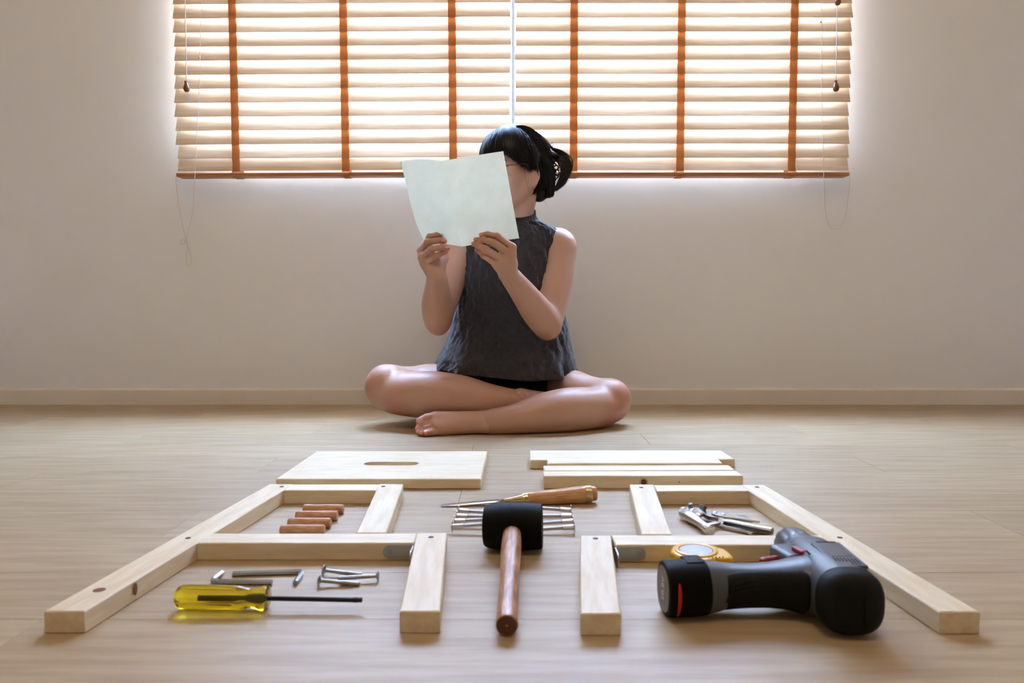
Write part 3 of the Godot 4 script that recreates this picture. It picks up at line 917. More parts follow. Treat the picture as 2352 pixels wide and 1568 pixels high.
# locking pliers lying on their side
func pliers() -> void:
	var c := Vector3(0.30, 0, -1.11)
	var t := thing("locking_pliers", "nickel-plated locking pliers lying inside the right frame", "pliers", c)
	var plate := func(called: String, pts: Array, y0: float, y1: float, m: Material, r := 0.0012) -> MeshInstance3D:
		var o := PackedVector2Array()
		for p: Vector2 in pts:
			o.append(p - Vector2(c.x, c.z))
		return part(called, finish(slab(soften(o, 0.0025, 3), y0, y1, r), 35), m, t)
	var local := func(p: Vector3) -> Vector3:
		return p - c
	# fixed jaw plate and the rounded body that runs to the adjusting end
	var up: MeshInstance3D = plate.call("jaw_plate", [Vector2(0.2515, -1.1420), Vector2(0.2560, -1.1560), Vector2(0.2740, -1.1640), Vector2(0.2860, -1.1520), Vector2(0.2890, -1.1300), Vector2(0.2800, -1.1180), Vector2(0.2640, -1.1230)], 0.0085, 0.0150, mats.nickel, 0.002)
	part("body", finish(tube(spline([local.call(Vector3(0.2590, 0.0085, -1.1420)), local.call(Vector3(0.2660, 0.0092, -1.1200)), local.call(Vector3(0.2720, 0.0088, -1.0950)), local.call(Vector3(0.2760, 0.0082, -1.0680))], 6), PackedFloat32Array(taper(19, [0.0080, 0.0098, 0.0090, 0.0072, 0.0066])), 20, 0.88)), mats.nickel, t)
	part("adjusting_screw", finish(tube(PackedVector3Array([local.call(Vector3(0.2757, 0.0083, -1.0690)), local.call(Vector3(0.2762, 0.0083, -1.0670)), local.call(Vector3(0.2775, 0.0080, -1.0560)), local.call(Vector3(0.2776, 0.0080, -1.0550))]), PackedFloat32Array([0.0040, 0.0074, 0.0074, 0.0060]), 22)), mats.nickel, t)
	# the two small jaw teeth
	part("jaw_pad", finish(box(Vector3(0.0065, 0.010, 0.012), 0.001, 1)), mats.dull_steel, t, T(local.call(Vector3(0.2740, 0.0150, -1.1590)), Vector3(0, -8, 12)))
	part("jaw_pad", finish(box(Vector3(0.0065, 0.010, 0.012), 0.001, 1)), mats.dull_steel, t, T(local.call(Vector3(0.2895, 0.0150, -1.1490)), Vector3(0, 20, -28)))
	# moving jaw and the long channel handle
	plate.call("moving_jaw", [Vector2(0.2880, -1.1500), Vector2(0.3000, -1.1420), Vector2(0.3080, -1.1180), Vector2(0.3020, -1.1080), Vector2(0.2900, -1.1150), Vector2(0.2850, -1.1300)], 0.0070, 0.0125, mats.nickel, 0.0012)
	var arm: MeshInstance3D = plate.call("link_arm", [Vector2(0.2960, -1.1240), Vector2(0.3030, -1.1330), Vector2(0.3180, -1.1200), Vector2(0.3560, -1.0850), Vector2(0.3540, -1.0780), Vector2(0.3190, -1.1000), Vector2(0.3060, -1.1060)], 0.0126, 0.0156, mats.nickel, 0.0008)
	# a channel, open towards the viewer
	var rows := []
	var ax := spline([Vector3(0.3100, 0, -1.1050), Vector3(0.3260, 0, -1.0900), Vector3(0.3450, 0, -1.0720), Vector3(0.3640, 0, -1.0560)], 5)
	for i in ax.size():
		var p := ax[i] - c
		var d := (ax[mini(i + 1, ax.size() - 1)] - ax[maxi(i - 1, 0)]).normalized()
		var side := Vector3(-d.z, 0, d.x)
		var s := float(i) / (ax.size() - 1)
		var hh := lerpf(0.0052, 0.0064, s)
		var ww := lerpf(0.0065, 0.0075, s)
		var row := PackedVector3Array()
		for k in 12:
			var an := deg_to_rad(-150.0 + 300.0 * k / 11.0) + PI
			row.append(p + side * cos(an) * ww + Vector3.UP * (sin(an) * hh + 0.0068))
		for k in 12:
			var an := deg_to_rad(150.0 - 300.0 * k / 11.0) + PI
			row.append(p + side * cos(an) * (ww - 0.0011) + Vector3.UP * (sin(an) * (hh - 0.0011) + 0.0068))
		rows.append(row)
	part("channel_handle", finish(loft(rows), 40), mats.nickel, t)
	# release lever and its finger tab, standing behind the handle
	plate.call("release_lever", [Vector2(0.3180, -1.1290), Vector2(0.3280, -1.1330), Vector2(0.3480, -1.1320), Vector2(0.3500, -1.1220), Vector2(0.3590, -1.1080), Vector2(0.3500, -1.1020), Vector2(0.3300, -1.1180)], 0.0062, 0.0092, mats.dull_steel, 0.0008)
	part("lever_rib", finish(tube(spline([local.call(Vector3(0.3170, 0.0105, -1.1260)), local.call(Vector3(0.3270, 0.0112, -1.1210)), local.call(Vector3(0.3370, 0.0110, -1.1050)), local.call(Vector3(0.3400, 0.0105, -1.1000))], 4), 0.0014, 8)), mats.nickel, t)
	part("toggle", finish(box(Vector3(0.022, 0.003, 0.008), 0.001, 1)), mats.nickel, t, T(local.call(Vector3(0.2925, 0.0078, -1.0935)), Vector3(0, 32, 0)))
	part("lower_arm", finish(tube(spline([local.call(Vector3(0.2960, 0.0042, -1.1000)), local.call(Vector3(0.3140, 0.0036, -1.0830)), local.call(Vector3(0.3300, 0.0030, -1.0700)), local.call(Vector3(0.3380, 0.0026, -1.0600))], 4), 0.0026, 8)), mats.nickel, t)
	var riv := finish(lathe([Vector2(0, 0.0034), Vector2(0.0008, 0.0030), Vector2(0.0013, 0.0016), Vector2(0.0015, 0.0003)], 16, T(Vector3.ZERO, Vector3(0, 0, 90))))
	for p: Vector3 in [Vector3(0.2605, 0.0150, -1.1500), Vector3(0.2725, 0.0150, -1.1420), Vector3(0.2690, 0.0150, -1.1340)]:
		part("rivet", riv, mats.steel, up, T(local.call(p)))
	for p: Vector3 in [Vector3(0.3020, 0.0156, -1.1240), Vector3(0.3120, 0.0156, -1.1150)]:
		part("rivet", riv, mats.steel, arm, T(local.call(p)))

func taper(n: int, keys: Array) -> Array:
	var out := []
	for i in n:
		var f := float(i) / (n - 1) * (keys.size() - 1)
		var k := mini(int(f), keys.size() - 2)
		out.append(lerpf(keys[k], keys[k + 1], f - k))
	return out

func tape_measure() -> void:
	var c := Vector3(0.2240, 0, -0.9050)
	var t := thing("tape_measure", "yellow tape measure with a silver disc, lying behind the drill handle", "tape measure", c)
	# D-shaped case lying flat: round at the left, a straight nose at the right
	var o := PackedVector2Array()
	for k in 25:
		o.append(Vector2(-0.003, 0) + Vector2.from_angle(PI * 0.30 + PI * 1.42 * k / 24) * Vector2(0.0300, 0.0335))
	o.append_array(PackedVector2Array([Vector2(0.012, -0.0300), Vector2(0.024, -0.0215), Vector2(0.035, -0.006), Vector2(0.0375, 0.006), Vector2(0.0370, 0.020), Vector2(0.033, 0.0275), Vector2(0.020, 0.0285)]))
	if Geometry2D.is_polygon_clockwise(o):
		o.reverse()
	var rows := []
	for e: Array in [[0.0002, 0.93], [0.0022, 0.985], [0.006, 1.0], [0.0255, 1.0], [0.0290, 0.975], [0.0306, 0.93], [0.0312, 0.86]]:
		var row := PackedVector3Array()
		for p in o:
			var lift := 0.0
			row.append(Vector3(p.x * e[1], e[0] + lift, p.y * e[1]))
		rows.append(row)
	var b := part("case", finish(loft(rows), 45), mats.tape_yellow, t)
	var up := T(Vector3(-0.003, 0.0309, 0), Vector3(0, 0, 90))
	part("rim", finish(lathe([Vector2(-0.0005, 0.0255), Vector2(0.0016, 0.0250), Vector2(0.0024, 0.0232), Vector2(0.0018, 0.0206), Vector2(0.0004, 0.0200), Vector2(-0.0005, 0.0200), Vector2(-0.0005, 0.0255)], 48, T(Vector3.ZERO))), mats.tape_yellow, b, up)
	part("disc", finish(lathe([Vector2(-0.0005, 0.0004), Vector2(-0.0005, 0.0196), Vector2(0.0012, 0.0194), Vector2(0.0016, 0.0186), Vector2(0.0017, 0.0004)], 44), 30), mats.tape_label, t, up)
	part("disc_edge", finish(lathe([Vector2(-0.0005, 0.0193), Vector2(0.0010, 0.0198), Vector2(0.0010, 0.0204), Vector2(-0.0005, 0.0205)], 44), 30), mats.dull_steel, t, up)
	part("slide_lock", finish(slab(soften(PackedVector2Array([Vector2(-0.022, 0.0245), Vector2(-0.004, 0.0300), Vector2(-0.020, 0.0318)]), 0.001, 2), 0.0300, 0.0322, 0.0006), 30), mats.tape_yellow, t, T(Vector3(0.0, 0, -0.002)))
	for k in 5:
		part("nib", finish(box(Vector3(0.0022, 0.0016, 0.0012), 0.0005, 1)), mats.tape_yellow, b, T(Vector3(0.006 + k * 0.0042, 0.0314, 0.0255 - k * 0.0004)))
	part("hook", finish(box(Vector3(0.0012, 0.020, 0.016), 0.0004, 1)), mats.zinc, t, T(Vector3(0.0386, 0.0115, 0.013)))

# ring of a rounded section about a centre, in the plane across d
func section(at: Vector3, x: Vector3, y: Vector3, rx: float, ry: float, power := 2.6, n := 40) -> PackedVector3Array:
	var row := PackedVector3Array()
	for j in n:
		var a := TAU * j / n
		var c := cos(a)
		var s := sin(a)
		row.append(at + x * signf(c) * pow(absf(c), 2.0 / power) * rx + y * signf(s) * pow(absf(s), 2.0 / power) * ry)
	return row

func drill() -> void:
	var c := Vector3(0.27, 0, -0.80)
	var t := thing("cordless_drill", "dark grey and black cordless drill lying on its side, red stripe on its battery", "drill", c)
	# motor body: from the rear cap (near) to the chuck (far)
	var a := Vector3(0.3350, 0.0335, -0.7270) - c
	var b := Vector3(0.3430, 0.0335, -0.9400) - c
	var d := (b - a).normalized()
	var side := Vector3(-d.z, 0, d.x).normalized()
	var up := Vector3.UP
	var ring := func(s: float, rx: float, ry: float, lift := 0.0, pw := 2.7) -> PackedVector3Array:
		return section(a + d * s + up * lift, side, up, rx, ry, pw)
	var cap := [ring.call(0.0, 0.010, 0.009, 0.0, 2.2), ring.call(0.0008, 0.020, 0.0185), ring.call(0.003, 0.0262, 0.0260), ring.call(0.008, 0.0298, 0.0300), ring.call(0.014, 0.0314, 0.0318), ring.call(0.024, 0.0317, 0.0321), ring.call(0.0265, 0.0313, 0.0318)]
	part("rear_cap", finish(loft(cap), 40), mats.grip_rubber, t)
	for k in 2:
		part("cap_rib", finish(box(Vector3(0.0016, 0.030, 0.0016), 0.0006, 1)), mats.grip_rubber, t, T(a + side * (0.008 + 0.008 * k) + Vector3(0, -0.002, 0.0022 - 0.0018 * (k + 1))))
	var hs := [ring.call(0.0260, 0.0318, 0.0322), ring.call(0.050, 0.0318, 0.0322), ring.call(0.070, 0.0312, 0.0318), ring.call(0.095, 0.0303, 0.0308), ring.call(0.115, 0.0292, 0.0298), ring.call(0.135, 0.0278, 0.0284), ring.call(0.143, 0.0262, 0.0268), ring.call(0.1455, 0.0235, 0.0240)]
	var body := part("motor_housing", finish(loft(hs), 40), mats.drill_grey, t)
	# clutch ring and chuck
	var ax := Transform3D(Basis(d, up, d.cross(up)), a)
	part("clutch_ring", finish(lathe([Vector2(0.1450, 0.0005), Vector2(0.1450, 0.0235), Vector2(0.1465, 0.0244), Vector2(0.1640, 0.0240), Vector2(0.1655, 0.0230), Vector2(0.1655, 0.0005)], 48, Transform3D.IDENTITY, 16, 0.035), 35), mats.chuck_grey, t, ax)
	part("chuck", finish(lathe([Vector2(0.1650, 0.0005), Vector2(0.1650, 0.0225), Vector2(0.1680, 0.0232), Vector2(0.1800, 0.0232), Vector2(0.1920, 0.0222), Vector2(0.2010, 0.0200), Vector2(0.2070, 0.0160), Vector2(0.2100, 0.0100), Vector2(0.2105, 0.0005)], 60, Transform3D.IDENTITY, 10, 0.05), 35), mats.chuck_grey, t, ax)
	for k in 6:
		var an := deg_to_rad(-50.0 + 20.0 * k)
		var m := TextMesh.new()
		m.text = str(k * 3 + 1)
		m.font_size = 16
		m.pixel_size = 0.00022
		m.depth = 0.0004
		var nrm := (up * cos(an) + side * sin(an)).normalized()
		part("clutch_number", m, mats.pale_print, t, Transform3D(Basis((-side * cos(an) + up * sin(an)), d, nrm), a + d * 0.152 + nrm * 0.0241))
	# window plate let into the upper side, then vent slots
	var fr := part("side_panel", finish(box(Vector3(0.0320, 0.0040, 0.0760), 0.0016, 2)), mats.drill_grey, t, Transform3D(Basis(side, up, -d), a + d * 0.0665 + up * 0.0302 + side * 0.006))
	part("panel_inlay", finish(box(Vector3(0.0215, 0.0014, 0.0450), 0.0006, 1)), mats.label_grey, fr, T(Vector3(0.0005, 0.0017, -0.0120)))
	part("panel_edge", finish(box(Vector3(0.0215, 0.0014, 0.0050), 0.0006, 1)), mats.black_rubber, fr, T(Vector3(0.0005, 0.0018, -0.0360)))
	for k in 7:
		part("vent", finish(box(Vector3(0.0018, 0.0014, 0.0110), 0.0006, 1)), mats.black_rubber, fr, T(Vector3(-0.0105 + k * 0.0034, 0.0017, 0.0185 + 0.0006 * k)))
		if k > 3:
			part("vent", finish(box(Vector3(0.0018, 0.0014, 0.0070), 0.0006, 1)), mats.black_rubber, fr, T(Vector3(-0.0105 + k * 0.0034, 0.0017, 0.0300)))
	for k in 4:
		part("vent", finish(box(Vector3(0.0080, 0.0016, 0.0013), 0.0005, 1)), mats.black_rubber, t, Transform3D(Basis(side, up, -d).rotated(d, 0.55), a + d * (0.0760 + k * 0.0030) - side * 0.0175 + up * 0.0262))
	# the handle, lying towards the left, ending in the battery
	var h0 := Vector3(0.3230, 0.0315, -0.8050) - c
	var h1 := Vector3(0.2040, 0.0290, -0.7960) - c
	var hd := (h1 - h0).normalized()
	var hx := Vector3(-hd.z, 0, hd.x).normalized()
	var keys := [[0.0, 0.034, 0.0285, -0.010], [0.018, 0.0310, 0.0270, -0.008], [0.036, 0.0265, 0.0235, -0.005], [0.056, 0.0235, 0.0215, -0.003], [0.080, 0.0230, 0.0215, -0.001], [0.100, 0.0242, 0.0232, 0.0], [0.1195, 0.0262, 0.0268, 0.0]]
	var rows := []
	for k: Array in keys:
		rows.append(section(h0 + hd * k[0] + hx * k[3], hx, up, k[1], k[2], 2.5))
	part("handle", finish(loft(smooth_rows(rows, 4)), 50), mats.drill_grey, t)
	# rubber grip on the near side of the handle
	rows = []
	for k: Array in [[0.020, 0.0290, 0.0262, -0.0085], [0.024, 0.0302, 0.0270, -0.0085], [0.036, 0.0272, 0.0242, -0.005], [0.056, 0.0243, 0.0222, -0.003], [0.080, 0.0238, 0.0222, -0.001], [0.098, 0.0245, 0.0232, 0.0], [0.108, 0.0243, 0.0236, 0.0]]:
		var full := section(h0 + hd * k[0] + hx * k[3], hx, up, k[1], k[2], 2.5)
		rows.append(full)
	var grip := PackedVector3Array()
	var sr := smooth_rows(rows, 4)
	for r in sr.size():
		# keep the lower near three quarters by drawing the far upper part inside the handle
		var mid := Vector3.ZERO
		for p: Vector3 in sr[r]:
			mid += p / sr[r].size()
		var row := PackedVector3Array()
		var s := float(r) / (sr.size() - 1)
		for p: Vector3 in sr[r]:
			var q := (p - mid)
			var f := q.normalized().dot((up * 0.93 - hx * 0.36 * signf(hx.z)).normalized())
			var keep := 1.0 - 0.09 * smoothstep(0.30 + 0.25 * sin(s * PI), 0.40 + 0.25 * sin(s * PI), f)
			row.append(mid + q * keep)
		sr[r] = row
	part("rubber_grip", finish(loft(sr), 50), mats.grip_rubber, t)
	for k in 3:
		var pts := []
		for e: Array in [[0.100, 0.0], [0.096, 0.009], [0.080, 0.0125], [0.058, 0.0128], [0.038, 0.0120]]:
			var rr := 0.0238 + 0.0004 + (0.0035 if e[0] < 0.04 else 0.0)
			var lift: float = (e[1] - k * 0.0042)
			pts.append(h0 + hd * (e[0] + k * 0.002) - hx * (rr * cos(asin(clampf(lift / 0.024, -1, 1))) + 0.002) + up * lift)
		part("grip_ridge", finish(tube(spline(pts, 6), 0.0008, 6)), mats.grip_rubber, t)
	# trigger and the reversing switch
	part("trigger", finish(box(Vector3(0.026, 0.016, 0.010), 0.004, 2)), mats.red_plastic, t, T(h0 + hd * 0.036 + hx * 0.0300 + up * 0.010, Vector3(0, 24, 0)))
	part("trigger_guard", finish(box(Vector3(0.034, 0.032, 0.046), 0.006, 2)), mats.drill_grey, t, T(Vector3(0.3120, 0.0395, -0.8380) - c, Vector3(0, 10, 0)))
	part("direction_switch", finish(box(Vector3(0.0082, 0.0070, 0.0200), 0.0020, 2)), mats.red_plastic, t, T(Vector3(0.3150, 0.0570, -0.8250) - c, Vector3(0, 12, 0)))
	# battery
	var b0 := h0 + hd * 0.1190
	var batt := []
	for k: Array in [[0.0, 0.0262, 0.0268], [0.001, 0.0272, 0.0279], [0.004, 0.0278, 0.0285], [0.030, 0.0280, 0.0288], [0.040, 0.0278, 0.0286], [0.0440, 0.0266, 0.0275], [0.0450, 0.0245, 0.0255]]:
		batt.append(section(b0 + hd * k[0], hx, up, k[1], k[2], 2.3, 48))
	part("battery", finish(loft(batt), 40), mats.black_rubber, t)
	var e0 := b0 + hd * 0.0452
	part("end_label", finish(loft([section(e0 - hd * 0.002, hx, up, 0.0225, 0.0235, 2.3), section(e0 + hd * 0.0002, hx, up, 0.0225, 0.0235, 2.3)]), 30), mats.end_grey, t)
	var m := TextMesh.new()
	m.text = "10.8V"
	m.font_size = 16
	m.pixel_size = 0.00062
	m.depth = 0.0004
	part("voltage_print", m, mats.pale_print, t, Transform3D(Basis(Vector3.UP, hx if hx.cross(Vector3.UP).dot(hd) < 0 else -hx, hd) if false else Basis(up, hd.cross(up), hd), e0 + hd * 0.0003))
	# red stripe on the near side of the battery
	var st := []
	for k in 11:
		var an := deg_to_rad(-46.0 + 92.0 * k / 10.0)
		st.append(b0 + hd * 0.0350 - hx * cos(an) * 0.0277 + up * (sin(an) * 0.0285 - 0.001))
	part("red_stripe", finish(tube(PackedVector3Array(st), PackedFloat32Array(taper(11, [0.0014, 0.0019, 0.0019, 0.0019, 0.0014])), 10)), mats.red_line, t)
	# release catch on the upper side of the battery
	part("release_catch", finish(box(Vector3(0.0200, 0.0060, 0.0240), 0.0018, 2)), mats.black_rubber, t, Transform3D(Basis(-hd, up, -hx), b0 + hd * 0.0125 + up * 0.0262 + hx * 0.004))
	for k in 3:
		part("catch_dot", finish(lathe([Vector2(0, 0.0010), Vector2(0.0004, 0.0008), Vector2(0.0005, 0.0002)], 10, T(Vector3.ZERO, Vector3(0, 0, 90)))), mats.label_grey, t, T(b0 + hd * (0.0130 - 0.0035 * k) + up * 0.0292 + hx * (0.006 + 0.001 * k)))

func smooth_rows(rows: Array, each: int) -> Array:
	var out := []
	for i in rows.size() - 1:
		for k in each:
			var row := PackedVector3Array()
			for j in rows[0].size():
				row.append(rows[i][j].cubic_interpolate(rows[i + 1][j], rows[maxi(i - 1, 0)][j], rows[mini(i + 2, rows.size() - 1)][j], float(k) / each))
			out.append(row)
	out.append(rows[-1])
	return out

# ---------------------------------------------------------------- a distance field on a grid, meshed as surface nets
class Field:
	var o: Vector3
	var h: float
	var nx: int
	var ny: int
	var nz: int
	var d := PackedFloat32Array()
	var low := -1e9      # nothing of the body goes below this height

	func _init(lo: Vector3, hi: Vector3, cell: float) -> void:
		o = lo
		h = cell
		nx = int(ceil((hi.x - lo.x) / cell)) + 1
		ny = int(ceil((hi.y - lo.y) / cell)) + 1
		nz = int(ceil((hi.z - lo.z) / cell)) + 1
		d.resize(nx * ny * nz)
		d.fill(1.0)

	# tapered capsule, joined with a smooth minimum of width k
	func cone(a: Vector3, b: Vector3, ra: float, rb: float, k := 0.01) -> void:
		var m := maxf(ra, rb) + k + 2.5 * h
		var lo := a.min(b) - m * Vector3.ONE - o
		var hi := a.max(b) + m * Vector3.ONE - o
		var ab := b - a
		var inv := 1.0 / maxf(ab.length_squared(), 1e-12)
		var dr := rb - ra
		for z in range(maxi(0, int(lo.z / h)), mini(nz, int(hi.z / h) + 2)):
			for y in range(maxi(0, int(lo.y / h)), mini(ny, int(hi.y / h) + 2)):
				var at := (z * ny + y) * nx
				for x in range(maxi(0, int(lo.x / h)), mini(nx, int(hi.x / h) + 2)):
					var p := o + Vector3(x, y, z) * h - a
					var t := clampf(p.dot(ab) * inv, 0.0, 1.0)
					var s := (p - ab * t).length() - ra - dr * t
					var c := d[at + x]
					var e := maxf(k - absf(c - s), 0.0) / k
					d[at + x] = minf(c, s) - e * e * k * 0.25

	func chain(pts: Array, radii: Array, k := 0.01) -> void:
		for i in pts.size() - 1:
			cone(pts[i], pts[i + 1], radii[i], radii[i + 1], k)

	# ellipsoid with its own axes; k < 0 carves
	func ball(c: Vector3, r: Vector3, k := 0.01, b := Basis.IDENTITY) -> void:
		var carve := k < 0.0
		k = absf(k)
		var big := maxf(r.x, maxf(r.y, r.z))
		var m := big + k + 2.5 * h
		var lo := c - m * Vector3.ONE - o
		var hi := c + m * Vector3.ONE - o
		var inv := b.transposed()
		for z in range(maxi(0, int(lo.z / h)), mini(nz, int(hi.z / h) + 2)):
			for y in range(maxi(0, int(lo.y / h)), mini(ny, int(hi.y / h) + 2)):
				var at := (z * ny + y) * nx
				for x in range(maxi(0, int(lo.x / h)), mini(nx, int(hi.x / h) + 2)):
					var q := inv * (o + Vector3(x, y, z) * h - c)
					var k0 := (q / r).length()
					var k1 := (q / (r * r)).length()
					var s := k0 * (k0 - 1.0) / maxf(k1, 1e-6)
					var v := d[at + x]
					if carve:
						s = -s
						var f := maxf(k - absf(v - s), 0.0) / k
						d[at + x] = maxf(v, s) + f * f * k * 0.25
					else:
						var e := maxf(k - absf(v - s), 0.0) / k
						d[at + x] = minf(v, s) - e * e * k * 0.25

	func soup(verts: PackedVector3Array, norms: PackedVector3Array, idx: PackedInt32Array) -> void:
		if low > -1e8:
			for z in nz:
				for y in ny:
					var hy := low - (o.y + y * h)
					if hy < -2.0 * h:
						continue
					var at := (z * ny + y) * nx
					for x in nx:
						d[at + x] = maxf(d[at + x], hy)
		var cell := {}
		var first := verts.size()
		var sx := 1
		var sy := nx
		var sz := nx * ny
		var reach := h * 1.8
		for z in nz - 1:
			for y in ny - 1:
				var at := (z * ny + y) * nx
				for x in nx - 1:
					var i := at + x
					var v0 := d[i]
					if v0 > reach or v0 < -reach:
						continue
					var v := [v0, d[i + sx], d[i + sy], d[i + sx + sy], d[i + sz], d[i + sx + sz], d[i + sy + sz], d[i + sx + sy + sz]]
					var inside := 0
					for q: float in v:
						if q < 0.0:
							inside += 1
					if inside == 0 or inside == 8:
						continue
					var s := Vector3.ZERO
					var n := 0
					for e: Array in EDGES:
						var a: float = v[e[0]]
						var b: float = v[e[1]]
						if (a < 0.0) != (b < 0.0):
							s += CORNER[e[0]].lerp(CORNER[e[1]], a / (a - b))
							n += 1
					cell[i] = verts.size()
					verts.append(o + (Vector3(x, y, z) + s / n) * h)
					var g := Vector3(v[1] + v[3] + v[5] + v[7] - v[0] - v[2] - v[4] - v[6], v[2] + v[3] + v[6] + v[7] - v[0] - v[1] - v[4] - v[5], v[4] + v[5] + v[6] + v[7] - v[0] - v[1] - v[2] - v[3])
					norms.append(g.normalized())
		# one quad round each crossed edge
		for i: int in cell:
			var v0 := d[i] < 0.0
			for ax in 3:
				var s1: int = [sx, sy, sz][ax]
				if (d[i + s1] < 0.0) == v0:
					continue
				var u: int = [sy, sz, sx][ax]
				var w: int = [sz, sx, sy][ax]
				if not (cell.has(i - u) and cell.has(i - w) and cell.has(i - u - w)):
					continue
				var a: int = cell[i]
				var b: int = cell[i - u]
				var c: int = cell[i - u - w]
				var e: int = cell[i - w]
				if v0:
					idx.append_array(PackedInt32Array([a, c, b, a, e, c]))
				else:
					idx.append_array(PackedInt32Array([a, b, c, a, c, e]))
		# normals from the faces, steadier than the cell's own gradient
		for i in range(first, verts.size()):
			norms[i] = norms[i] * 1e-9
		var from := 0
		for t in range(idx.size() - 3, -1, -3):
			if idx[t] < first:
				from = t + 3
				break
		for t in range(from, idx.size(), 3):
			var n := (verts[idx[t + 2]] - verts[idx[t]]).cross(verts[idx[t + 1]] - verts[idx[t]])
			norms[idx[t]] += n
			norms[idx[t + 1]] += n
			norms[idx[t + 2]] += n
		for i in range(first, verts.size()):
			norms[i] = norms[i].normalized()

	const CORNER := [Vector3(0, 0, 0), Vector3(1, 0, 0), Vector3(0, 1, 0), Vector3(1, 1, 0), Vector3(0, 0, 1), Vector3(1, 0, 1), Vector3(0, 1, 1), Vector3(1, 1, 1)]
	const EDGES := [[0, 1], [2, 3], [4, 5], [6, 7], [0, 2], [1, 3], [4, 6], [5, 7], [0, 4], [1, 5], [2, 6], [3, 7]]

func surface(fields: Array, tinted := false) -> ArrayMesh:
	var v := PackedVector3Array()
	var n := PackedVector3Array()
	var x := PackedInt32Array()
	for f: Field in fields:
		f.soup(v, n, x)
	var a := []
	a.resize(Mesh.ARRAY_MAX)
	a[Mesh.ARRAY_VERTEX] = v
	a[Mesh.ARRAY_NORMAL] = n
	a[Mesh.ARRAY_INDEX] = x
	if tinted:
		var c := PackedColorArray()
		c.resize(v.size())
		for i in v.size():
			c[i] = skin_tint(v[i])
		a[Mesh.ARRAY_COLOR] = c
	var m := ArrayMesh.new()
	m.add_surface_from_arrays(Mesh.PRIMITIVE_TRIANGLES, a)
	return m

# ---------------------------------------------------------------- the woman
const HIP := Vector3(-0.022, 0.0, -2.17)      # the person's base on the floor
const HEAD := Vector3(0.004, 0.677, -2.072)
var head_axes := Basis()                      # x her left, y up, z where she looks
var red_spots: Array = []

func at_head(x: float, y: float, z: float) -> Vector3:
	return HEAD + head_axes * Vector3(x, y, z)

func skin_tint(p: Vector3) -> Color:
	# linear colours; redder at knees, toes, fingertips, elbows
	var base := Color(0.53, 0.300, 0.200)
	var red := 0.0
	for s: Array in red_spots:
		red = maxf(red, s[2] * (1.0 - smoothstep(0.2, 1.0, p.distance_to(s[0]) / s[1])))
	return base.lerp(Color(0.48, 0.175, 0.115), red)

func person() -> void:
	head_axes = Basis(Vector3.UP, deg_to_rad(-43.0)) * Basis(Vector3.RIGHT, deg_to_rad(11.0)) * Basis(Vector3.BACK, deg_to_rad(3.0))
	var skin := mat("skin", Color.WHITE, 0.44)
	skin.vertex_color_use_as_albedo = true
	skin.subsurf_scatter_enabled = true
	skin.subsurf_scatter_strength = 0.12
	skin.normal_enabled = true
	skin.normal_texture = bump_tex(0.12, 3, 15, 256, 2.0)
	skin.normal_scale = 0.25
	skin.uv1_triplanar = true
	skin.uv1_scale = Vector3(14, 14, 14)
	mat("nail", Color(0.84, 0.60, 0.55), 0.25)
	mat("hair", Color(0.011, 0.010, 0.011), 0.40, 0.0, 0.36)
	mat("hair_fine", Color(0.05, 0.035, 0.03), 0.35, 0.0, 0.6)
	mat("hair_clip", Color(0.012, 0.012, 0.013), 0.25)
	var linen := mat("linen", Color(0.20, 0.192, 0.205), 0.75, 0.0, 0.4)
	linen.rim_enabled = true
	linen.rim = 0.8
	linen.rim_tint = 0.3
	linen.normal_enabled = true
	linen.normal_texture = bump_tex(0.05, 4, 33, 512, 6.0)
	linen.normal_scale = 0.4
	linen.albedo_texture = noise_tex(0.02, Color(0.88, 0.88, 0.89), Color(1, 1, 1), 5, 35, 512)
	linen.uv1_triplanar = true
	linen.uv1_scale = Vector3(7, 7, 7)
	mat("black_cloth", Color(0.02, 0.02, 0.022), 0.8)
	mat("frame_metal", Color(0.55, 0.32, 0.22), 0.25, 1.0)

	var t := thing("person", "woman in a sleeveless grey top sitting cross-legged, her face behind a leaflet", "person", HIP)
	var fields := [torso_field(), head_field()]
	fields.append_array(arms())
	fields.append_array(legs())
	var m := surface(fields, true)
	part("body", m, skin, t, Transform3D(Basis(), -HIP))
	shorts(t)
	blouse(t)
	hair(t)
	nails(t)
	eyes(t)
	leaflet()
	glasses()
	hair_claw()

func torso_field() -> Field:
	var f := Field.new(Vector3(-0.22, 0.0, -2.36), Vector3(0.20, 0.62, -1.98), 0.008)
	f.ball(Vector3(-0.022, 0.105, -2.19), Vector3(0.150, 0.095, 0.125), 0.02)
	f.ball(Vector3(-0.012, 0.25, -2.185), Vector3(0.110, 0.13, 0.085), 0.06)
	f.ball(Vector3(-0.010, 0.40, -2.15), Vector3(0.115, 0.115, 0.085), 0.06)
	f.cone(Vector3(-0.110, 0.472, -2.10), Vector3(0.095, 0.472, -2.105), 0.036, 0.036, 0.03)
	f.cone(Vector3(0.002, 0.48, -2.11), Vector3(0.006, 0.60, -2.09), 0.046, 0.044, 0.02)
	f.low = 0.001
	return f

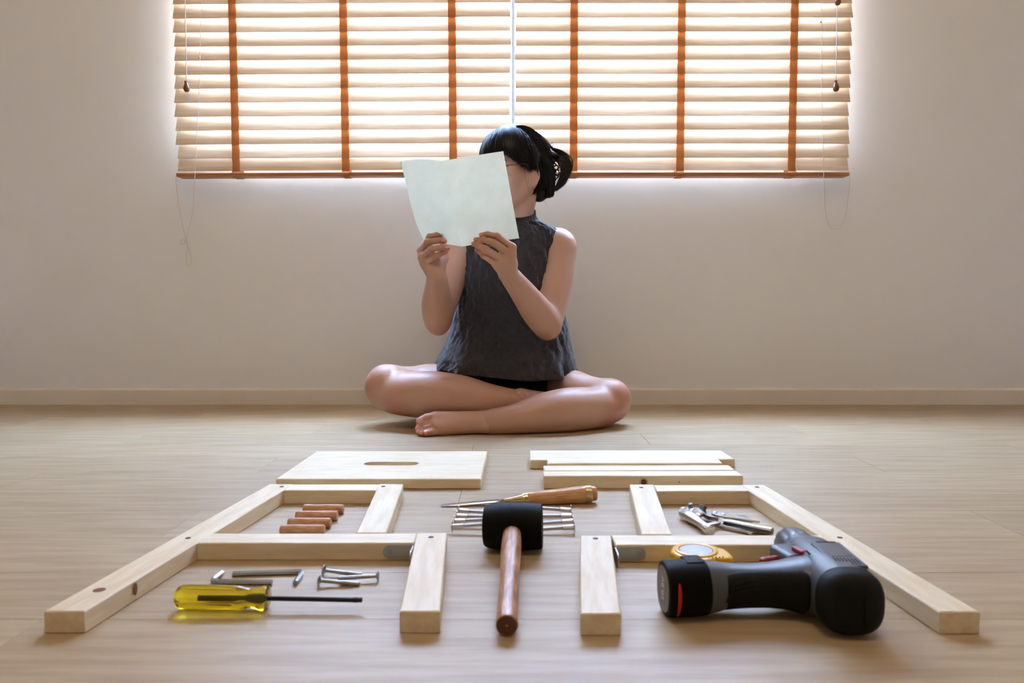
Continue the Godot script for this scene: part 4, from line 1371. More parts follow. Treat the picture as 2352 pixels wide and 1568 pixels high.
func head_field() -> Field:
	var lo := HEAD - Vector3(0.13, 0.20, 0.13)
	var f := Field.new(lo, HEAD + Vector3(0.13, 0.115, 0.13), 0.0036)
	var h := func(x: float, y: float, z: float) -> Vector3:
		return at_head(x, y, z)
	f.ball(h.call(0, 0.025, -0.010), Vector3(0.0695, 0.074, 0.086), 0.01, head_axes)
	f.ball(h.call(0, -0.030, 0.024), Vector3(0.0570, 0.062, 0.058), 0.03, head_axes)
	for s: float in [-1.0, 1.0]:
		f.cone(h.call(s * 0.052, -0.040, 0.004), h.call(s * 0.018, -0.080, 0.052), 0.016, 0.013, 0.03)
		f.ball(h.call(s * 0.036, -0.022, 0.056), Vector3(0.024, 0.022, 0.022), 0.02, head_axes)
	f.ball(h.call(0, -0.083, 0.058), Vector3(0.020, 0.014, 0.016), 0.02, head_axes)
	f.cone(h.call(0, 0.012, 0.076), h.call(0, -0.026, 0.093), 0.008, 0.0095, 0.014)     # nose
	for s: float in [-1.0, 1.0]:
		f.ball(h.call(s * 0.0095, -0.031, 0.084), Vector3(0.0075, 0.006, 0.008), 0.006, head_axes)
		f.ball(h.call(s * 0.031, 0.006, 0.084), Vector3(0.017, 0.011, 0.014), -0.012, head_axes)   # eye sockets
		f.ball(h.call(s * 0.031, 0.004, 0.064), Vector3(0.015, 0.0105, 0.0125), 0.006, head_axes)
	f.ball(h.call(0, -0.0515, 0.077), Vector3(0.020, 0.0055, 0.010), 0.006, head_axes)    # lips
	f.ball(h.call(0, -0.0605, 0.0755), Vector3(0.017, 0.0060, 0.010), 0.006, head_axes)
	# ears: a shell with a hollow, and the lobe
	for s: float in [-1.0, 1.0]:
		var eb := head_axes * Basis(Vector3.UP, s * deg_to_rad(-24.0))
		f.ball(h.call(s * 0.0725, -0.024, 0.002), Vector3(0.0055, 0.024, 0.0155), 0.005, eb)
		f.ball(h.call(s * 0.0705, -0.045, 0.009), Vector3(0.0060, 0.011, 0.0095), 0.006, eb)
		f.ball(h.call(s * 0.0795, -0.025, 0.003), Vector3(0.0060, 0.014, 0.0085), -0.004, eb)
	# neck down to the collar
	f.cone(h.call(0, -0.045, -0.022), Vector3(0.004, 0.545, -2.098), 0.0490, 0.0475, 0.022)
	f.cone(Vector3(0.004, 0.545, -2.098), Vector3(0.003, 0.495, -2.105), 0.0480, 0.052, 0.02)
	for s: float in [-1.0, 1.0]:
		f.cone(h.call(s * 0.050, -0.045, -0.030), Vector3(0.004 + s * 0.016, 0.530, -2.060), 0.010, 0.010, 0.02)
	return f

# a limb through the given joints, its radius running smoothly from one to the next
func limb(f: Field, pts: Array, radii: Array, k := 0.012) -> void:
	var path := spline(pts, 5)
	var n := path.size()
	var last := pts.size() - 1
	for i in n - 1:
		var r := []
		for e in 2:
			var u := float(i + e) / (n - 1) * last
			var q := mini(int(u), last - 1)
			r.append(cubic_interpolate(radii[q], radii[q + 1], radii[maxi(q - 1, 0)], radii[mini(q + 2, last)], u - q))
		f.cone(path[i], path[i + 1], r[0], r[1], k)

var nail_at: Array = []

func hand(f: Field, chains: Array, wrist: Vector3, wr: float, thumb: Array, back: Vector3, thenar: Array) -> void:
	# the palm: a bone from the wrist to every knuckle
	for c: Array in chains:
		f.cone(wrist, c[0], wr * 0.78, 0.0098, 0.012)
	for i in 3:
		f.cone(chains[i][0].lerp(wrist, 0.30), chains[i + 1][0].lerp(wrist, 0.30), 0.0100, 0.0100, 0.010)
		f.cone(chains[i][0].lerp(wrist, 0.06), chains[i + 1][0].lerp(wrist, 0.06), 0.0080, 0.0080, 0.006)
	f.chain(thumb, [0.0135, 0.0112, 0.0095, 0.0078], 0.008)
	if thenar:
		f.ball(thenar[0], thenar[1], 0.012)
	var n := 0
	for c: Array in chains:
		var s: float = [1.0, 1.03, 0.98, 0.86][n]
		f.chain(c, [0.0089 * s, 0.0078 * s, 0.0069 * s, 0.0059 * s], 0.0028)
		f.ball(c[1], Vector3.ONE * 0.0081 * s, 0.004)
		var d: Vector3 = (c[3] - c[2]).normalized()
		var up := (back - d * back.dot(d)).normalized()
		nail_at.append([c[3] - d * 0.0005 + up * 0.0052 * s, d, up, s])
		red_spots.append([c[3], 0.022, 0.75])
		red_spots.append([c[1], 0.013, 0.55])
		n += 1

func arms() -> Array:
	# her left arm (right in the picture)
	var sl := Vector3(0.124, 0.472, -2.100)
	var el := Vector3(0.0932, 0.2659, -2.0000)
	var wl := Vector3(-0.0094, 0.3921, -1.8350)
	var fa := Field.new(Vector3(-0.06, 0.20, -2.17), Vector3(0.20, 0.56, -1.78), 0.0055)
	fa.ball(sl, Vector3(0.048, 0.050, 0.050), 0.01)
	fa.cone(sl + Vector3(-0.03, 0.0, 0), sl, 0.042, 0.045, 0.02)
	limb(fa, [sl + Vector3(0.002, -0.005, 0), sl.lerp(el, 0.5) + Vector3(0.005, 0, -0.003), el], [0.0460, 0.0425, 0.0345])
	fa.ball(el + Vector3(-0.001, -0.017, -0.004), Vector3(0.022, 0.021, 0.023), 0.025)
	limb(fa, [el + Vector3(-0.002, 0.000, 0.006), el.lerp(wl, 0.3) + Vector3(0, -0.003, 0), el.lerp(wl, 0.65), wl], [0.0350, 0.0352, 0.0275, 0.0200])
	red_spots.append([el + Vector3(0, -0.03, 0.01), 0.06, 0.6])
	var fh := Field.new(Vector3(-0.1151, 0.3648, -1.8800), Vector3(0.0384, 0.5001, -1.7450), 0.0023)
	fh.cone(wl.lerp(el, 0.16), wl, 0.0232, 0.0212, 0.01)
	hand(fh, [
		[Vector3(0.0010, 0.4536, -1.8120), Vector3(-0.0345, 0.4769, -1.7980), Vector3(-0.0568, 0.4819, -1.7970), Vector3(-0.0712, 0.4802, -1.8010)],
		[Vector3(-0.0092, 0.4378, -1.8030), Vector3(-0.0434, 0.4611, -1.7880), Vector3(-0.0677, 0.4693, -1.7900), Vector3(-0.0832, 0.4688, -1.7970)],
		[Vector3(-0.0244, 0.4245, -1.8000), Vector3(-0.0606, 0.4469, -1.7860), Vector3(-0.0779, 0.4562, -1.7900), Vector3(-0.0893, 0.4586, -1.7960)],
		[Vector3(-0.0387, 0.4134, -1.8020), Vector3(-0.0659, 0.4322, -1.7930), Vector3(-0.0762, 0.4415, -1.7960), Vector3(-0.0834, 0.4467, -1.7990)]],
		wl, 0.0212, [Vector3(0.0000, 0.4147, -1.8320), Vector3(-0.0083, 0.4401, -1.8420), Vector3(-0.0312, 0.4597, -1.8410), Vector3(-0.0498, 0.4707, -1.8360)], Vector3(0.25, 0.35, 0.9), [Vector3(-0.0166, 0.4208, -1.8300), Vector3(0.024, 0.026, 0.013)])
	# her right arm (left in the picture)
	var sr := Vector3(-0.146, 0.472, -2.085)
	var er := Vector3(-0.1941, 0.2781, -2.0100)
	var wr := Vector3(-0.1830, 0.3868, -1.8680)
	var fb := Field.new(Vector3(-0.27, 0.20, -2.16), Vector3(-0.08, 0.56, -1.82), 0.0055)
	fb.ball(sr, Vector3(0.046, 0.048, 0.048), 0.01)
	limb(fb, [sr, sr.lerp(er, 0.5), er], [0.0440, 0.0400, 0.0318])
	fb.ball(er + Vector3(0.001, -0.021, -0.002), Vector3(0.018, 0.018, 0.020), 0.03)
	limb(fb, [er + Vector3(0, 0, 0.004), er.lerp(wr, 0.35) + Vector3(-0.002, 0, 0), er.lerp(wr, 0.7), wr], [0.0325, 0.0345, 0.0265, 0.0190])
	red_spots.append([er + Vector3(0, -0.03, 0.01), 0.06, 0.5])
	var fg := Field.new(Vector3(-0.2494, 0.3602, -1.9300), Vector3(-0.1313, 0.4994, -1.7900), 0.0023)
	fg.cone(wr.lerp(er, 0.20), wr, 0.0232, 0.0196, 0.01)
	hand(fg, [
		[Vector3(-0.2136, 0.4630, -1.8900), Vector3(-0.1992, 0.4813, -1.8660), Vector3(-0.1788, 0.4854, -1.8520), Vector3(-0.1655, 0.4836, -1.8430)],
		[Vector3(-0.2216, 0.4494, -1.8760), Vector3(-0.2028, 0.4676, -1.8500), Vector3(-0.1742, 0.4707, -1.8360), Vector3(-0.1601, 0.4681, -1.8290)],
		[Vector3(-0.2185, 0.4320, -1.8660), Vector3(-0.1934, 0.4503, -1.8400), Vector3(-0.1674, 0.4536, -1.8280), Vector3(-0.1526, 0.4513, -1.8240)],
		[Vector3(-0.2107, 0.4171, -1.8620), Vector3(-0.1865, 0.4338, -1.8420), Vector3(-0.1703, 0.4387, -1.8360), Vector3(-0.1586, 0.4416, -1.8330)]],
		wr, 0.0205, [Vector3(-0.1759, 0.4080, -1.8720), Vector3(-0.1684, 0.4298, -1.8840), Vector3(-0.1665, 0.4555, -1.8880), Vector3(-0.1681, 0.4742, -1.8840)], Vector3(-0.2, 0.55, 0.8), [Vector3(-0.1774, 0.4162, -1.8660), Vector3(0.0135, 0.021, 0.012)])
	return [fa, fh, fb, fg]

func legs() -> Array:
	# her left leg (right in the picture) lies in front, its foot out to the left
	var hip := Vector3(0.062, 0.070, -2.185)
	var knee := Vector3(0.248, 0.066, -2.005)
	var f := Field.new(Vector3(-0.14, -0.01, -2.30), Vector3(0.33, 0.20, -1.82), 0.0058)
	f.cone(hip, hip.lerp(knee, 0.55) + Vector3(0, 0.002, 0), 0.069, 0.0625, 0.02)
	f.cone(hip.lerp(knee, 0.55) + Vector3(0, 0.002, 0), knee, 0.0625, 0.0530, 0.02)
	f.ball(knee + Vector3(0.010, -0.002, 0.012), Vector3(0.050, 0.050, 0.050), 0.03)
	f.ball(knee + Vector3(0.018, 0.016, 0.026), Vector3(0.026, 0.026, 0.026), 0.03)
	var calf := [Vector3(0.236, 0.051, -1.972), Vector3(0.155, 0.0530, -1.925), Vector3(0.085, 0.0480, -1.900), Vector3(0.000, 0.0335, -1.882), Vector3(-0.062, 0.0270, -1.880)]
	limb(f, calf, [0.0480, 0.0510, 0.0460, 0.0325, 0.0265])
	f.cone(Vector3(0.215, 0.060, -1.945), Vector3(0.02, 0.041, -1.866), 0.020, 0.013, 0.03)
	f.low = 0.0008
	red_spots.append([Vector3(0.262, 0.030, -1.945), 0.075, 0.8])
	red_spots.append([Vector3(0.285, 0.085, -1.955), 0.05, 0.55])
	var ft := Field.new(Vector3(-0.265, -0.01, -1.96), Vector3(0.0, 0.09, -1.80), 0.0026)
	ft.cone(Vector3(-0.010, 0.0330, -1.882), Vector3(-0.062, 0.0270, -1.880), 0.0318, 0.0262, 0.01)
	ft.ball(Vector3(-0.055, 0.027, -1.915), Vector3(0.032, 0.026, 0.030), 0.02)             # heel, turned away
	ft.ball(Vector3(-0.066, 0.018, -1.857), Vector3(0.012, 0.012, 0.011), 0.015)            # outer ankle
	# the instep, spread from big-toe side (up) to little-toe side (down)
	var ball_of := [Vector3(-0.188, 0.0415, -1.870), Vector3(-0.190, 0.0315, -1.860), Vector3(-0.188, 0.0240, -1.853), Vector3(-0.182, 0.0170, -1.849), Vector3(-0.172, 0.0115, -1.849)]
	for k in 5:
		ft.cone(Vector3(-0.072, 0.031 - 0.003 * k, -1.882 + 0.003 * k), ball_of[k], 0.0235 - 0.003 * k, [0.0150, 0.0115, 0.0108, 0.0104, 0.0104][k], 0.012)
	var toes := [
		[ball_of[0], Vector3(-0.209, 0.0400, -1.862), Vector3(-0.2225, 0.0320, -1.857)],
		[ball_of[1], Vector3(-0.2135, 0.0265, -1.850), Vector3(-0.2275, 0.0180, -1.846)],
		[ball_of[2], Vector3(-0.2120, 0.0185, -1.843), Vector3(-0.2255, 0.0115, -1.840)],
		[ball_of[3], Vector3(-0.2050, 0.0115, -1.838), Vector3(-0.2185, 0.0085, -1.835)],
		[ball_of[4], Vector3(-0.1950, 0.0090, -1.835), Vector3(-0.2065, 0.0080, -1.831)]]
	for k in 5:
		var r: float = [0.0125, 0.0086, 0.0080, 0.0076, 0.0074][k]
		ft.chain(toes[k], [r * 1.1, r * 0.92, r], 0.0018)
		red_spots.append([toes[k][2], 0.03, 0.75])
		var td: Vector3 = (toes[k][2] - toes[k][1]).normalized()
		var tn := Vector3(-0.25, 0.25, 0.93)
		tn = (tn - td * td.dot(tn)).normalized()
		nail_at.append([toes[k][2] + tn * (r - 0.0006) + td * 0.002, td, tn, r / 0.0085])
	red_spots.append([ball_of[0], 0.03, 0.5])
	ft.low = 0.0008
	# her right leg (left in the picture): knee higher, the ankle tucked behind the other shin
	var hip2 := Vector3(-0.106, 0.070, -2.185)
	var knee2 := Vector3(-0.322, 0.098, -2.015)
	var g := Field.new(Vector3(-0.42, -0.01, -2.30), Vector3(0.10, 0.21, -1.86), 0.0058)
	g.cone(hip2, hip2.lerp(knee2, 0.55), 0.069, 0.0640, 0.02)
	g.cone(hip2.lerp(knee2, 0.55), knee2, 0.0640, 0.0540, 0.02)
	g.cone(hip2.lerp(knee2, 0.30) + Vector3(0, -0.020, 0.0), knee2 + Vector3(0.03, -0.034, 0.0), 0.058, 0.040, 0.02)
	g.ball(knee2 + Vector3(-0.008, 0.002, 0.012), Vector3(0.052, 0.054, 0.050), 0.03)
	g.ball(knee2 + Vector3(-0.016, 0.018, 0.026), Vector3(0.026, 0.028, 0.026), 0.03)
	var calf2 := [Vector3(-0.303, 0.086, -1.985), Vector3(-0.220, 0.0860, -1.952), Vector3(-0.140, 0.0820, -1.947), Vector3(-0.060, 0.0700, -1.954), Vector3(0.015, 0.0640, -1.964)]
	limb(g, calf2, [0.0500, 0.0565, 0.0525, 0.0400, 0.0290])
	g.cone(Vector3(-0.285, 0.090, -1.952), Vector3(-0.07, 0.074, -1.928), 0.022, 0.014, 0.03)
	g.low = 0.0008
	red_spots.append([Vector3(-0.290, 0.060, -1.945), 0.07, 0.8])
	red_spots.append([Vector3(-0.355, 0.100, -1.975), 0.05, 0.6])
	var fr := Field.new(Vector3(-0.02, -0.01, -2.12), Vector3(0.24, 0.13, -1.90), 0.0045)
	fr.cone(Vector3(-0.010, 0.0660, -1.961), Vector3(0.015, 0.0640, -1.964), 0.0300, 0.0285, 0.01)
	fr.ball(Vector3(0.015, 0.070, -1.995), Vector3(0.030, 0.026, 0.032), 0.02)
	for k in 5:
		fr.cone(Vector3(0.030, 0.068 - 0.003 * k, -1.975 - 0.002 * k), Vector3(0.145, 0.066 - 0.010 * k, -2.010 - 0.008 * k), 0.028 - 0.002 * k, 0.0135, 0.016)
		fr.cone(Vector3(0.145, 0.066 - 0.010 * k, -2.010 - 0.008 * k), Vector3(0.190 - 0.006 * k, 0.056 - 0.009 * k, -2.016 - 0.008 * k), 0.0125, 0.0095, 0.004)
	fr.ball(Vector3(0.022, 0.090, -1.955), Vector3(0.014, 0.012, 0.014), 0.014)
	fr.low = 0.0008
	return [f, ft, g, fr]

func nails(t: Node3D) -> void:
	var m := finish(lathe([Vector2(-0.0004, 0.0003), Vector2(-0.0003, 0.0044), Vector2(0.0003, 0.0042), Vector2(0.0009, 0.0028), Vector2(0.0012, 0.0004)], 14, T(Vector3.ZERO, Vector3(0, 0, 90))))
	for n: Array in nail_at:
		var d: Vector3 = n[1]
		var up: Vector3 = n[2]
		part("fingernail", m, mats.nail, t, Transform3D(Basis(d * 1.25 * n[3], up * n[3], d.cross(up) * n[3]), n[0] - HIP))

func eyes(t: Node3D) -> void:
	mat("eye_white", Color(0.85, 0.83, 0.80), 0.2)
	mat("iris", Color(0.08, 0.045, 0.03), 0.15)
	for s: float in [-1.0, 1.0]:
		var b := part("eye", finish(lathe(arc_profile(0.0112), 20)), mats.eye_white, t, Transform3D(head_axes * Basis(Vector3.UP, -PI / 2), at_head(s * 0.031, 0.0035, 0.0668) - HIP))
		part("iris", finish(lathe([Vector2(0.0098, 0.0002), Vector2(0.0099, 0.0052), Vector2(0.0113, 0.0030), Vector2(0.0117, 0.0003)], 16)), mats.iris, b)
		var br := []
		for k in 7:
			var u := -1.0 + k / 3.0
			br.append(at_head(s * (0.031 + 0.014 * u), 0.0225 - 0.0025 * u * u + 0.001 * u, 0.0800 - 0.006 * (u + 0.6)) - HIP)
		part("eyebrow", finish(tube(PackedVector3Array(br), PackedFloat32Array([0.0006, 0.0012, 0.0014, 0.0014, 0.0013, 0.0010, 0.0005]), 8)), mats.hair, t)

func arc_profile(r: float) -> Array:
	var out := []
	for k in 11:
		var a := PI * k / 10.0
		out.append(Vector2(-cos(a) * r, maxf(sin(a) * r, 0.0002)))
	return out

# dark shorts under the top
func shorts(t: Node3D) -> void:
	var f := Field.new(Vector3(-0.30, -0.01, -2.36), Vector3(0.26, 0.24, -1.98), 0.0075)
	f.ball(Vector3(-0.022, 0.105, -2.19), Vector3(0.152, 0.100, 0.130), 0.02)
	f.cone(Vector3(0.062, 0.070, -2.185), Vector3(0.108, 0.071, -2.140), 0.076, 0.0725, 0.02)
	f.cone(Vector3(-0.106, 0.070, -2.185), Vector3(-0.160, 0.078, -2.142), 0.076, 0.0725, 0.02)
	f.ball(Vector3(-0.022, 0.060, -2.08), Vector3(0.120, 0.062, 0.075), 0.03)
	f.low = 0.0008
	part("shorts", surface([f]), mats.black_cloth, t, Transform3D(Basis(), -HIP))

# ---- the sleeveless top: rings from hem to collar
const RINGS := [
	[0.128, -0.0215, -2.125, 0.1970, 0.157, 0.135],
	[0.150, -0.0200, -2.128, 0.1905, 0.158, 0.132],
	[0.200, -0.0130, -2.140, 0.1740, 0.158, 0.120],
	[0.260, -0.0065, -2.140, 0.1600, 0.148, 0.115],
	[0.330, -0.0120, -2.138, 0.1430, 0.142, 0.110],
	[0.400, -0.0160, -2.130, 0.1350, 0.132, 0.105],
	[0.450, -0.0160, -2.120, 0.1345, 0.112, 0.098],
	[0.490, -0.0110, -2.110, 0.1360, 0.090, 0.088],
	[0.512, -0.0080, -2.103, 0.1340, 0.073, 0.076],
	[0.5265, -0.0030, -2.100, 0.1120, 0.064, 0.068],
	[0.5390, 0.0010, -2.098, 0.0850, 0.062, 0.064],
	[0.5470, 0.0030, -2.097, 0.0690, 0.060, 0.062],
	[0.5550, 0.0040, -2.096, 0.0610, 0.0575, 0.0595],
	[0.5690, 0.0045, -2.094, 0.0590, 0.0560, 0.0580]]
var crease: FastNoiseLite
var folds: FastNoiseLite

func blouse_point(s: float, a: float, out := 0.0) -> Vector3:
	# s from 0 (hem) to 13 (collar edge), a round the body from her left side (0) over the front (PI / 2)
	var i := clampi(int(s), 0, RINGS.size() - 2)
	var f := clampf(s - i, 0.0, 1.0)
	var v := []
	for k in 6:
		v.append(cubic_interpolate(RINGS[i][k], RINGS[i + 1][k], RINGS[maxi(i - 1, 0)][k], RINGS[mini(i + 2, RINGS.size() - 1)][k], f))
	var c := cos(a)
	var z := sin(a)
	var pw := lerpf(2.15, 2.5, clampf(s / 8.0, 0, 1)) if s < 9 else 2.1
	var px := signf(c) * pow(absf(c), 2.0 / pw)
	var pz := signf(z) * pow(absf(z), 2.0 / pw)
	var y: float = v[0]
	var p := Vector3(v[1] + px * v[3], y, v[2] + pz * (v[4] if z > 0 else v[5]))
	var n := Vector3(c / float(v[3]), 0, z / float(v[4] if z > 0 else v[5])).normalized()
	# the collar dips in front and its upper edge leans back
	var hi := smoothstep(9.5, 12.0, s)
	p.y -= hi * (p.z - float(v[2])) * 0.42
	# hem: a little higher at her right
	p.y += (1.0 - smoothstep(0.0, 2.0, s)) * (-(p.x + 0.02) * 0.055 + 0.004 * sin(a * 3.0 + 0.6))
	# hanging folds that open towards the hem
	var open := 1.0 - smoothstep(0.0, 5.0, s)
	var w := sin(a * 6.0 + 0.9) * 0.6 + sin(a * 9.0 + 2.2 + s * 0.2) * 0.4
	p += n * w * 0.011 * open * open
	# the big fold at her left front
	var da := a - 0.80
	p += n * (exp(-da * da * 40.0) * 0.020 - exp(-(da + 0.22) * (da + 0.22) * 60.0) * 0.014) * (1.0 - smoothstep(0.0, 3.2, s))
	da = a - 2.10
	p += n * (exp(-da * da * 90.0) * 0.008) * (1.0 - smoothstep(1.0, 4.5, s))
	# creases of the linen
	var q := Vector3(a * 0.16, y, 0.0)
	var body := 1.0 - smoothstep(10.5, 11.5, s)
	var r1 := crease.get_noise_3d(q.x * 900.0 + y * 420.0, y * 520.0, 3.0)
	var r2 := folds.get_noise_3d(q.x * 700.0 - y * 500.0, y * 300.0 + q.x * 260.0, 9.0)
	p += n * body * (r1 * 0.0062 + r2 * 0.0085) * lerpf(lerpf(0.45, 0.10, smoothstep(4.0, 5.2, s)), 1.0, smoothstep(0.30, 0.75, absf(z)))
	# gathers of the collar
	p += n * smoothstep(10.6, 11.6, s) * (sin(a * 34.0 + 2.0 * sin(a * 7.0)) * 0.0014)
	return p + n * out

func blouse(t: Node3D) -> void:
	crease = FastNoiseLite.new()
	crease.seed = 5
	crease.frequency = 0.036
	crease.fractal_octaves = 3
	crease.fractal_type = FastNoiseLite.FRACTAL_RIDGED
	folds = FastNoiseLite.new()
	folds.seed = 8
	folds.frequency = 0.026
	folds.fractal_octaves = 2
	var n := 300
	var rows := []
	var m := 140
	for i in m + 1:
		var s := 13.0 * i / m
		var row := PackedVector3Array()
		for j in n:
			row.append(blouse_point(s, TAU * j / n) - HIP)
		rows.append(row)
	# turn the hem and the collar edge inwards
	for e in 3:
		var row := PackedVector3Array()
		for j in n:
			row.append(blouse_point(13.0, TAU * j / n, -0.0016 * (e + 1)) - HIP + Vector3(0, -0.0008 * (e + 1) * (e + 1), 0))
		rows.append(row)
	for e in 2:
		var row := PackedVector3Array()
		for j in n:
			row.append(blouse_point(0.0, TAU * j / n, -0.0020 * (e + 1)) - HIP + Vector3(0, 0.0010 * e, 0))
		rows.insert(0, row)
	var top := part("sleeveless_top", grid_mesh(rows), mats.linen, t)
	# chest pocket, set on the cloth
	var pr := []
	var inner := []
	for i in 13:
		var row := PackedVector3Array()
		var row2 := PackedVector3Array()
		var s := lerpf(4.95, 6.42, i / 12.0)
		for j in 17:
			var a := lerpf(0.62, 1.18, j / 16.0)
			var rim := 0.0022 if i > 0 else 0.0006
			if j == 0 or j == 16:
				rim = 0.0006
			row.append(blouse_point(s, a, rim + (0.0012 if i == 12 else 0.0)) - HIP)
			row2.append(blouse_point(s, a, -0.0006) - HIP)
		pr.append(row)
		inner.append(row2)
	part("chest_pocket", sheet_mesh(pr, inner), mats.linen, top)
	# a turned hem round each armhole
	for side in 2:
		var pts := []
		for k in 25:
			var u := k / 24.0
			var s := lerpf(5.6, 8.9, sin(u * PI) if u < 0.5 else sin(u * PI))
			var spread := 0.62 * cos(u * PI) * (1.0 - 0.25 * sin(u * PI))
			pts.append(blouse_point(s, (spread if side == 0 else PI - spread), 0.0012) - HIP)
		part("armhole_hem", finish(tube(PackedVector3Array(pts), 0.0022, 8)), mats.linen, top)

# an open grid closed round, with shared normals
func grid_mesh(rows: Array) -> ArrayMesh:
	var n: int = rows[0].size()
	var v := PackedVector3Array()
	for r: PackedVector3Array in rows:
		v.append_array(r)
	var idx := PackedInt32Array()
	for i in rows.size() - 1:
		for j in n:
			var k := (j + 1) % n
			idx.append_array(PackedInt32Array([i * n + j, (i + 1) * n + j, (i + 1) * n + k, i * n + j, (i + 1) * n + k, i * n + k]))
	return indexed(v, idx, true)

func indexed(v: PackedVector3Array, idx: PackedInt32Array, flip := false) -> ArrayMesh:
	var norm := PackedVector3Array()
	norm.resize(v.size())
	var vol := 0.0
	for t in range(0, idx.size(), 3):
		var c := (v[idx[t + 2]] - v[idx[t]]).cross(v[idx[t + 1]] - v[idx[t]])
		vol += c.dot(v[idx[t]] - v[idx[0]])
		for k in 3:
			norm[idx[t + k]] += c
	if vol < 0.0:
		for t in range(0, idx.size(), 3):
			var s := idx[t + 1]
			idx[t + 1] = idx[t + 2]
			idx[t + 2] = s
	for i in v.size():
		norm[i] = (norm[i] * (-1.0 if vol < 0.0 else 1.0)).normalized()
	var a := []
	a.resize(Mesh.ARRAY_MAX)
	a[Mesh.ARRAY_VERTEX] = v
	a[Mesh.ARRAY_NORMAL] = norm
	a[Mesh.ARRAY_INDEX] = idx
	var m := ArrayMesh.new()
	m.add_surface_from_arrays(Mesh.PRIMITIVE_TRIANGLES, a)
	return m

# a sheet with two faces (rows before, rows behind) and its rim
func sheet_mesh(a: Array, b: Array) -> ArrayMesh:
	var t := PackedVector3Array()
	var m := a.size()
	var n: int = a[0].size()
	for i in m - 1:
		for j in n - 1:
			quad(t, a[i][j], a[i][j + 1], a[i + 1][j + 1], a[i + 1][j])
			quad(t, b[i][j], b[i + 1][j], b[i + 1][j + 1], b[i][j + 1])
	for i in m - 1:
		quad(t, a[i][0], a[i + 1][0], b[i + 1][0], b[i][0])
		quad(t, a[i][n - 1], b[i][n - 1], b[i + 1][n - 1], a[i + 1][n - 1])
	for j in n - 1:
		quad(t, a[0][j], b[0][j], b[0][j + 1], a[0][j + 1])
		quad(t, a[m - 1][j], a[m - 1][j + 1], b[m - 1][j + 1], b[m - 1][j])
	return finish(outward(t), 40)

# ---------------------------------------------------------------- the leaflet she reads: one sheet folded down the middle
func leaflet() -> void:
	var fold := [Vector3(-0.1630, 0.6495, -1.7920), Vector3(-0.1533, 0.6100, -1.7940), Vector3(-0.1426, 0.5602, -1.7960), Vector3(-0.1298, 0.5052, -1.7980), Vector3(-0.1180, 0.4538, -1.8000)]
	var left := [Vector3(-0.2732, 0.6675, -1.9000), Vector3(-0.2610, 0.6160, -1.9020), Vector3(-0.2490, 0.5633, -1.9050), Vector3(-0.2358, 0.5156, -1.9080), Vector3(-0.2179, 0.4751, -1.9100)]
	var right := [Vector3(-0.0205, 0.6784, -1.8240), Vector3(-0.0113, 0.6281, -1.8260), Vector3(-0.0021, 0.5776, -1.8290), Vector3(0.0072, 0.5269, -1.8320), Vector3(0.0171, 0.4757, -1.8340)]
	var fl := spline(fold, 5)
	var ll := spline(left, 5)
	var rl := spline(right, 5)
	var n := fl.size()
	var c: Vector3 = fold[2]
	var front := []
	var behind := []
	for i in n:
		var row := PackedVector3Array()
		for k in 13:
			var u := k / 12.0
			row.append(ll[i].lerp(fl[i], u) + Vector3(0, 0.0035 * sin(u * PI) * (1.0 - i / float(n - 1)), 0.009 * sin(u * PI)) - c)
		for k in range(1, 15):
			var u := k / 14.0
			row.append(fl[i].lerp(rl[i], u) + Vector3(0, 0, 0.003 * sin(u * PI)) - c)
		front.append(row)
		var back := PackedVector3Array()
		for p in row:
			back.append(p + Vector3(0, 0, -0.0007))
		behind.append(back)
	var m := sheet_mesh(front, behind)
	solo("leaflet", m, mats.paper, "blank off-white folded leaflet held up open in both hands of the woman", "leaflet", T(c))

# ---------------------------------------------------------------- glasses
func glasses() -> void:
	var t := thing("eyeglasses", "thin metal-framed round glasses worn by the woman, half hidden by her leaflet", "glasses", at_head(0, 0.005, 0.095))
	var loc := func(x: float, y: float, z: float) -> Vector3:
		return at_head(x, y, z) - t.position
	for s: float in [-1.0, 1.0]:
		var ring := []
		for k in 33:
			var a := TAU * k / 32.0
			ring.append(loc.call(s * 0.0335 + cos(a) * 0.0235, -0.004 + sin(a) * 0.0215, 0.0985 - 0.10 * absf(s * 0.0335 + cos(a) * 0.0235)))
		part("rim", finish(tube(PackedVector3Array(ring), 0.0009, 8)), mats.frame_metal, t)
		var disc := PackedVector3Array()
		for k in 32:
			disc.append(ring[k] - (loc.call(0, 0, 0.0004) - loc.call(0, 0, 0)))
		var disc2 := PackedVector3Array()
		for k in 32:
			disc2.append(ring[k] + (loc.call(0, 0, 0.0004) - loc.call(0, 0, 0)))
		part("lens", finish(loft([disc, disc2]), 30), mats.window_glass, t)
		part("temple", finish(tube(spline([loc.call(s * 0.0570, 0.006, 0.0920), loc.call(s * 0.0640, 0.006, 0.0830), loc.call(s * 0.0735, 0.005, 0.045), loc.call(s * 0.0765, 0.004, 0.006), loc.call(s * 0.0735, -0.006, -0.016), loc.call(s * 0.0705, -0.024, -0.027)], 5), 0.0010, 8)), mats.frame_metal, t)
		part("hinge", finish(box(Vector3(0.003, 0.0036, 0.006), 0.0006, 1)), mats.frame_metal, t, Transform3D(head_axes, loc.call(s * 0.0610, 0.006, 0.0880)))
	part("bridge", finish(tube(spline([loc.call(-0.0105, 0.0, 0.0975), loc.call(0, 0.004, 0.1005), loc.call(0.0105, 0.0, 0.0975)], 5), 0.0010, 8)), mats.frame_metal, t)

# ---------------------------------------------------------------- hair
var hair_noise: FastNoiseLite

